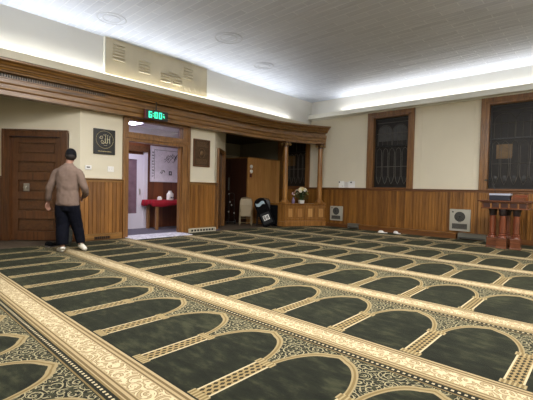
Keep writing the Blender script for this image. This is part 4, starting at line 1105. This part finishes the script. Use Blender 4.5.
def man():
    VX, VY, VZ = Vector((1, 0, 0)), Vector((0, 1, 0)), Vector((0, 0, 1))
    loc = (-6.87, 2.43, 0.004); rz = math.radians(42.46)
    b = MB()
    # head and neck (facing away, turned slightly left); y = away from camera
    hc = Vector((0.035, 0.03, 1.655))
    Th = Matrix.Translation(hc) @ Matrix.Rotation(math.radians(22), 4, 'Z') @ Matrix.Rotation(math.radians(-10), 4, 'X')
    b.ell((0, -0.005, 0.015), 0.076, 0.095, 0.105, 20, 14, Th); b.ell((0, 0.035, -0.045), 0.056, 0.062, 0.072, 16, 10, Th)
    b.ell((0, 0.100, -0.012), 0.013, 0.020, 0.024, 10, 8, Th)                                    # nose
    for s_ in (-1, 1): b.ell((s_*0.078, 0.0, -0.015), 0.010, 0.020, 0.032, 10, 8, Th)            # ears
    b.ell((0, 0.088, -0.058), 0.024, 0.012, 0.008, 10, 6, Th)                                     # lips
    for s_ in (-1, 1): b.ell((s_*0.032, 0.075, 0.028), 0.020, 0.014, 0.007, 10, 6, Th)           # brows
    limb(b, [(0.01, 0.0, 1.42), (0.015, 0.01, 1.52), (0.03, 0.025, 1.60)], [0.07, 0.056, 0.055])
    # torso
    loft(b, [((0, 0, z), rx, ry, VX, VY) for z, rx, ry in ((0.82, 0.16, 0.10), (0.92, 0.165, 0.11), (1.05, 0.14, 0.095), (1.2, 0.16, 0.10), (1.34, 0.18, 0.10), (1.43, 0.15, 0.085), (1.48, 0.07, 0.06))])
    # arms
    limb(b, [(-0.17, 0, 1.38), (-0.25, 0.0, 1.24), (-0.305, -0.01, 1.10), (-0.345, 0.03, 0.96), (-0.375, 0.06, 0.86)], [0.05, 0.045, 0.040, 0.034, 0.026])
    limb(b, [(0.17, 0, 1.38), (0.245, 0.0, 1.24), (0.282, 0.02, 1.11), (0.245, 0.13, 1.0), (0.17, 0.21, 0.945)], [0.05, 0.045, 0.040, 0.034, 0.026])
    # hands: palm, four fingers, thumb
    def hand(w, d, side, curl):
        w = Vector(w); d = Vector(d).normalized(); a = Vector(side).normalized(); nrm = d.cross(a).normalized()
        loft(b, [(w+d*t_, rx, ry, a, nrm) for t_, rx, ry in ((-0.01, 0.025, 0.021), (0.03, 0.036, 0.016), (0.07, 0.041, 0.014), (0.09, 0.039, 0.012))], 14)
        for k, (o_, L_) in enumerate(((-0.030, 0.070), (-0.010, 0.080), (0.010, 0.075), (0.029, 0.058))):
            s0 = w+d*0.075+a*o_; q1 = s0+d*L_*0.45+nrm*curl*0.010+a*o_*0.12; q2 = q1+d*L_*0.32+nrm*curl*0.018; q3 = q2+d*L_*0.20+nrm*curl*0.018
            b.tube([s0, q1, q2, q3], [0.0095, 0.0088, 0.008, 0.0062], 8)
        s0 = w+d*0.025-a*0.026; b.tube([s0, s0+d*0.028-a*0.022+nrm*0.008, s0+d*0.058-a*0.030+nrm*0.014, s0+d*0.078-a*0.028+nrm*0.018], [0.012, 0.0115, 0.0098, 0.0075], 8)
    hand((-0.378, 0.065, 0.85), (-0.14, 0.12, -1), (0.35, 1, 0.1), 1)
    hand((0.165, 0.22, 0.94), (-0.6, 0.7, -0.3), (0.3, 0.4, 1), -1)
    # legs and feet (left foot planted, right heel lifting, both slightly apart)
    LL = [(-0.09, 0, 0.88), (-0.10, 0.0, 0.70), (-0.085, 0.01, 0.48), (-0.06, -0.05, 0.26), (-0.045, -0.07, 0.08)]
    RL = [(0.09, 0, 0.88), (0.10, 0.03, 0.70), (0.125, 0.08, 0.48), (0.165, 0.09, 0.28), (0.195, 0.08, 0.125)]
    limb(b, LL, [0.085, 0.075, 0.055, 0.05, 0.036]); limb(b, RL, [0.085, 0.075, 0.055, 0.05, 0.036])
    FL = [(-0.035, -0.09, 0.045), (-0.06, -0.055, 0.05), (-0.12, -0.02, 0.036), (-0.165, 0.0, 0.028)]
    FR = [(0.185, 0.06, 0.115), (0.205, 0.09, 0.09), (0.255, 0.09, 0.045), (0.29, 0.085, 0.026)]
    limb(b, FL, [0.034, 0.040, 0.036, 0.022], sq=0.85); limb(b, FR, [0.034, 0.040, 0.036, 0.022], sq=0.85)
    body = b.build('person', paint('skin', (158, 116, 98), 0.55, 0.05, 12, 0.1)); remesh(body, 0.008, 2)
    body.location = loc; body.rotation_euler = (0, 0, rz)
    tag(body, 'man seen from behind in grey-brown sweater, navy trousers and black beanie, walking towards the door', 'person')
    # eyes
    for s_ in (-1, 1):
        MB().ell((s_*0.030, 0.082, 0.010), 0.011, 0.009, 0.008, 10, 8, Th).build('eye', 'paper', body, smooth=True)
    # hair at the nape and beanie
    hb = MB().ell((0, -0.018, -0.012), 0.083, 0.090, 0.080, 20, 12, Th); hb.v = [v for v in hb.v]
    hb.build('hair', paint('dark brown hair', (34, 26, 22), 0.7, 0.2, 20), body, smooth=True)
    prof = [(0.097, -0.028), (0.101, -0.018), (0.102, 0.008), (0.099, 0.014), (0.099, 0.03), (0.093, 0.065), (0.078, 0.095), (0.052, 0.118), (0.022, 0.129), (0.0005, 0.131)]
    Tb = Th @ Matrix.Rotation(math.radians(-12), 4, 'X') @ Matrix.Diagonal((0.88, 1.06, 1, 1))
    MB().lathe(prof, 28, Tb).build('beanie', paint('black knit', (20, 20, 23), 0.9, 0.2, 60, 0.4), body, smooth=True)
    # sweater
    b = MB()
    loft(b, [((x, y, z), rx, ry, VX, VY) for x, y, z, rx, ry in ((0, 0, 0.79, 0.185, 0.125), (0, 0, 0.82, 0.195, 0.135), (0, 0.0, 0.90, 0.185, 0.14), (0, 0, 1.05, 0.178, 0.13), (0.0, 0, 1.2, 0.195, 0.13), (0.0, 0, 1.33, 0.205, 0.125), (0.0, 0, 1.40, 0.195, 0.11), (0.005, 0, 1.455, 0.145, 0.095), (0.01, 0.005, 1.505, 0.078, 0.07), (0.012, 0.006, 1.525, 0.068, 0.064))], 28)
    limb(b, [(-0.13, 0, 1.39), (-0.195, 0, 1.345), (-0.25, 0.0, 1.22), (-0.305, -0.01, 1.09), (-0.345, 0.03, 0.96), (-0.372, 0.058, 0.87)], [0.062, 0.072, 0.066, 0.060, 0.052, 0.040])
    limb(b, [(0.13, 0, 1.39), (0.195, 0, 1.345), (0.245, 0.0, 1.22), (0.282, 0.02, 1.10), (0.245, 0.13, 1.0), (0.18, 0.20, 0.95)], [0.062, 0.072, 0.066, 0.060, 0.052, 0.040])
    sw_ = b.build('sweater', paint('grey-brown jersey', (120, 102, 92), 0.9, 0.10, 14, 0.3), body); remesh(sw_, 0.011, 4, (0.018, 0.09))
    # trousers
    b = MB()
    loft(b, [((0, 0, z), rx, ry, VX, VY) for z, rx, ry in ((0.70, 0.165, 0.11), (0.78, 0.18, 0.125), (0.86, 0.175, 0.12), (0.93, 0.165, 0.11))], 24)
    limb(b, [(-0.085, 0, 0.80), (-0.095, 0.0, 0.66), (-0.085, 0.01, 0.46), (-0.062, -0.05, 0.26), (-0.047, -0.062, 0.125)], [0.116, 0.114, 0.108, 0.100, 0.088])
    limb(b, [(0.085, 0, 0.80), (0.10, 0.03, 0.66), (0.125, 0.075, 0.46), (0.165, 0.09, 0.28), (0.192, 0.08, 0.14)], [0.114, 0.108, 0.096, 0.084, 0.070])
    tr_ = b.build('trousers', paint('navy cotton', (7, 9, 20), 0.85, 0.15, 10, 0.3), body); remesh(tr_, 0.010, 4, (0.014, 0.08))
    # socks
    for F, Lg in ((FL, LL), (FR, RL)):
        b = MB(); limb(b, F, [0.040, 0.047, 0.043, 0.028], sq=0.85); limb(b, [F[0], Lg[-1]], [0.042, 0.044])
        b.v = [(x, y, max(z, 0.001)) for x, y, z in b.v]
        s_ = b.build('sock', paint('off-white sock', (212, 208, 196), 0.9, 0.06, 20, 0.3), body); remesh(s_, 0.008, 2)
man()

# dark shoes and slumped bag behind the man
t = thing('backpack', 'dark grey bag slumped on the floor beyond the man\'s left leg', 'bag', (-7.50, 2.62, 0.009), math.radians(30))
b = MB().ell((0, 0, 0.13), 0.13, 0.10, 0.16, 18, 12).ell((0.05, 0.02, 0.25), 0.07, 0.07, 0.12, 14, 10); b.v = [(x, y, max(z, 0.0)) for x, y, z in b.v]
o = b.build('bag_body', paint('dark green-grey nylon', (50, 52, 46), 0.7, 0.25, 9, 0.4), t); remesh(o, 0.014, 3, (0.03, 0.07))
MB().tube([(-0.08, -0.10, 0.16), (-0.03, -0.15, 0.10), (0.04, -0.13, 0.05)], 0.012, 6).build('strap', 'blackcloth', t, smooth=True)
MB().box(-0.01, 0.03, -0.115, -0.095, 0.15, 0.19).build('buckle', 'chrome', t)
def shoe(loc, rz, lab):
    t = thing('shoe', lab, 'shoe', loc, rz, 'dark shoes by the man')
    sole = [(0.045*math.sin(a)*(1.0+0.18*math.cos(a)), 0.145*math.cos(a)) for a in [2*PI*k/24 for k in range(24)]]
    MB().prism(sole, 0, 0.022).build('sole', paint('greyed sole', (92, 84, 80), 0.7), t)
    b = MB().ell((0, 0.035, 0.022), 0.046, 0.10, 0.052, 16, 10).ell((0, -0.07, 0.03), 0.042, 0.062, 0.062, 14, 10); b.v = [(x, y, max(z, 0.022)) for x, y, z in b.v]
    b.build('upper', 'blackcloth', t, smooth=True)
    MB().tube([(-0.015, 0.03, 0.076), (0.015, 0.045, 0.074), (-0.015, 0.06, 0.070), (0.015, 0.072, 0.066)], 0.003, 5).build('laces', 'grille', t)
shoe((-7.72, 2.40, 0.005), 1.0, 'left of the two dark shoes on the floor beside the man')
shoe((-7.58, 2.44, 0.005), 0.7, 'right of the two dark shoes, nearer to the man')

# unseen housings that dress the added fill lamps as fixtures
for k, (lx, ly) in enumerate(FILL_LAMPS):
    t = thing('lobby_or_fill_lamp', 'unseen fill lamp added above the carpet to brighten the hall', 'lamp', (lx, ly, ZC), 0, 'added fill lamps of the hall')
    MB().box(-0.58, 0.58, -0.28, 0.28, -0.38, -0.31).build('housing', 'whitedoor', t)
    for sx in (-0.5, 0.5): MB().box(sx-0.01, sx+0.01, -0.01, 0.01, -0.31, 0).build('hanger', 'chrome', t)
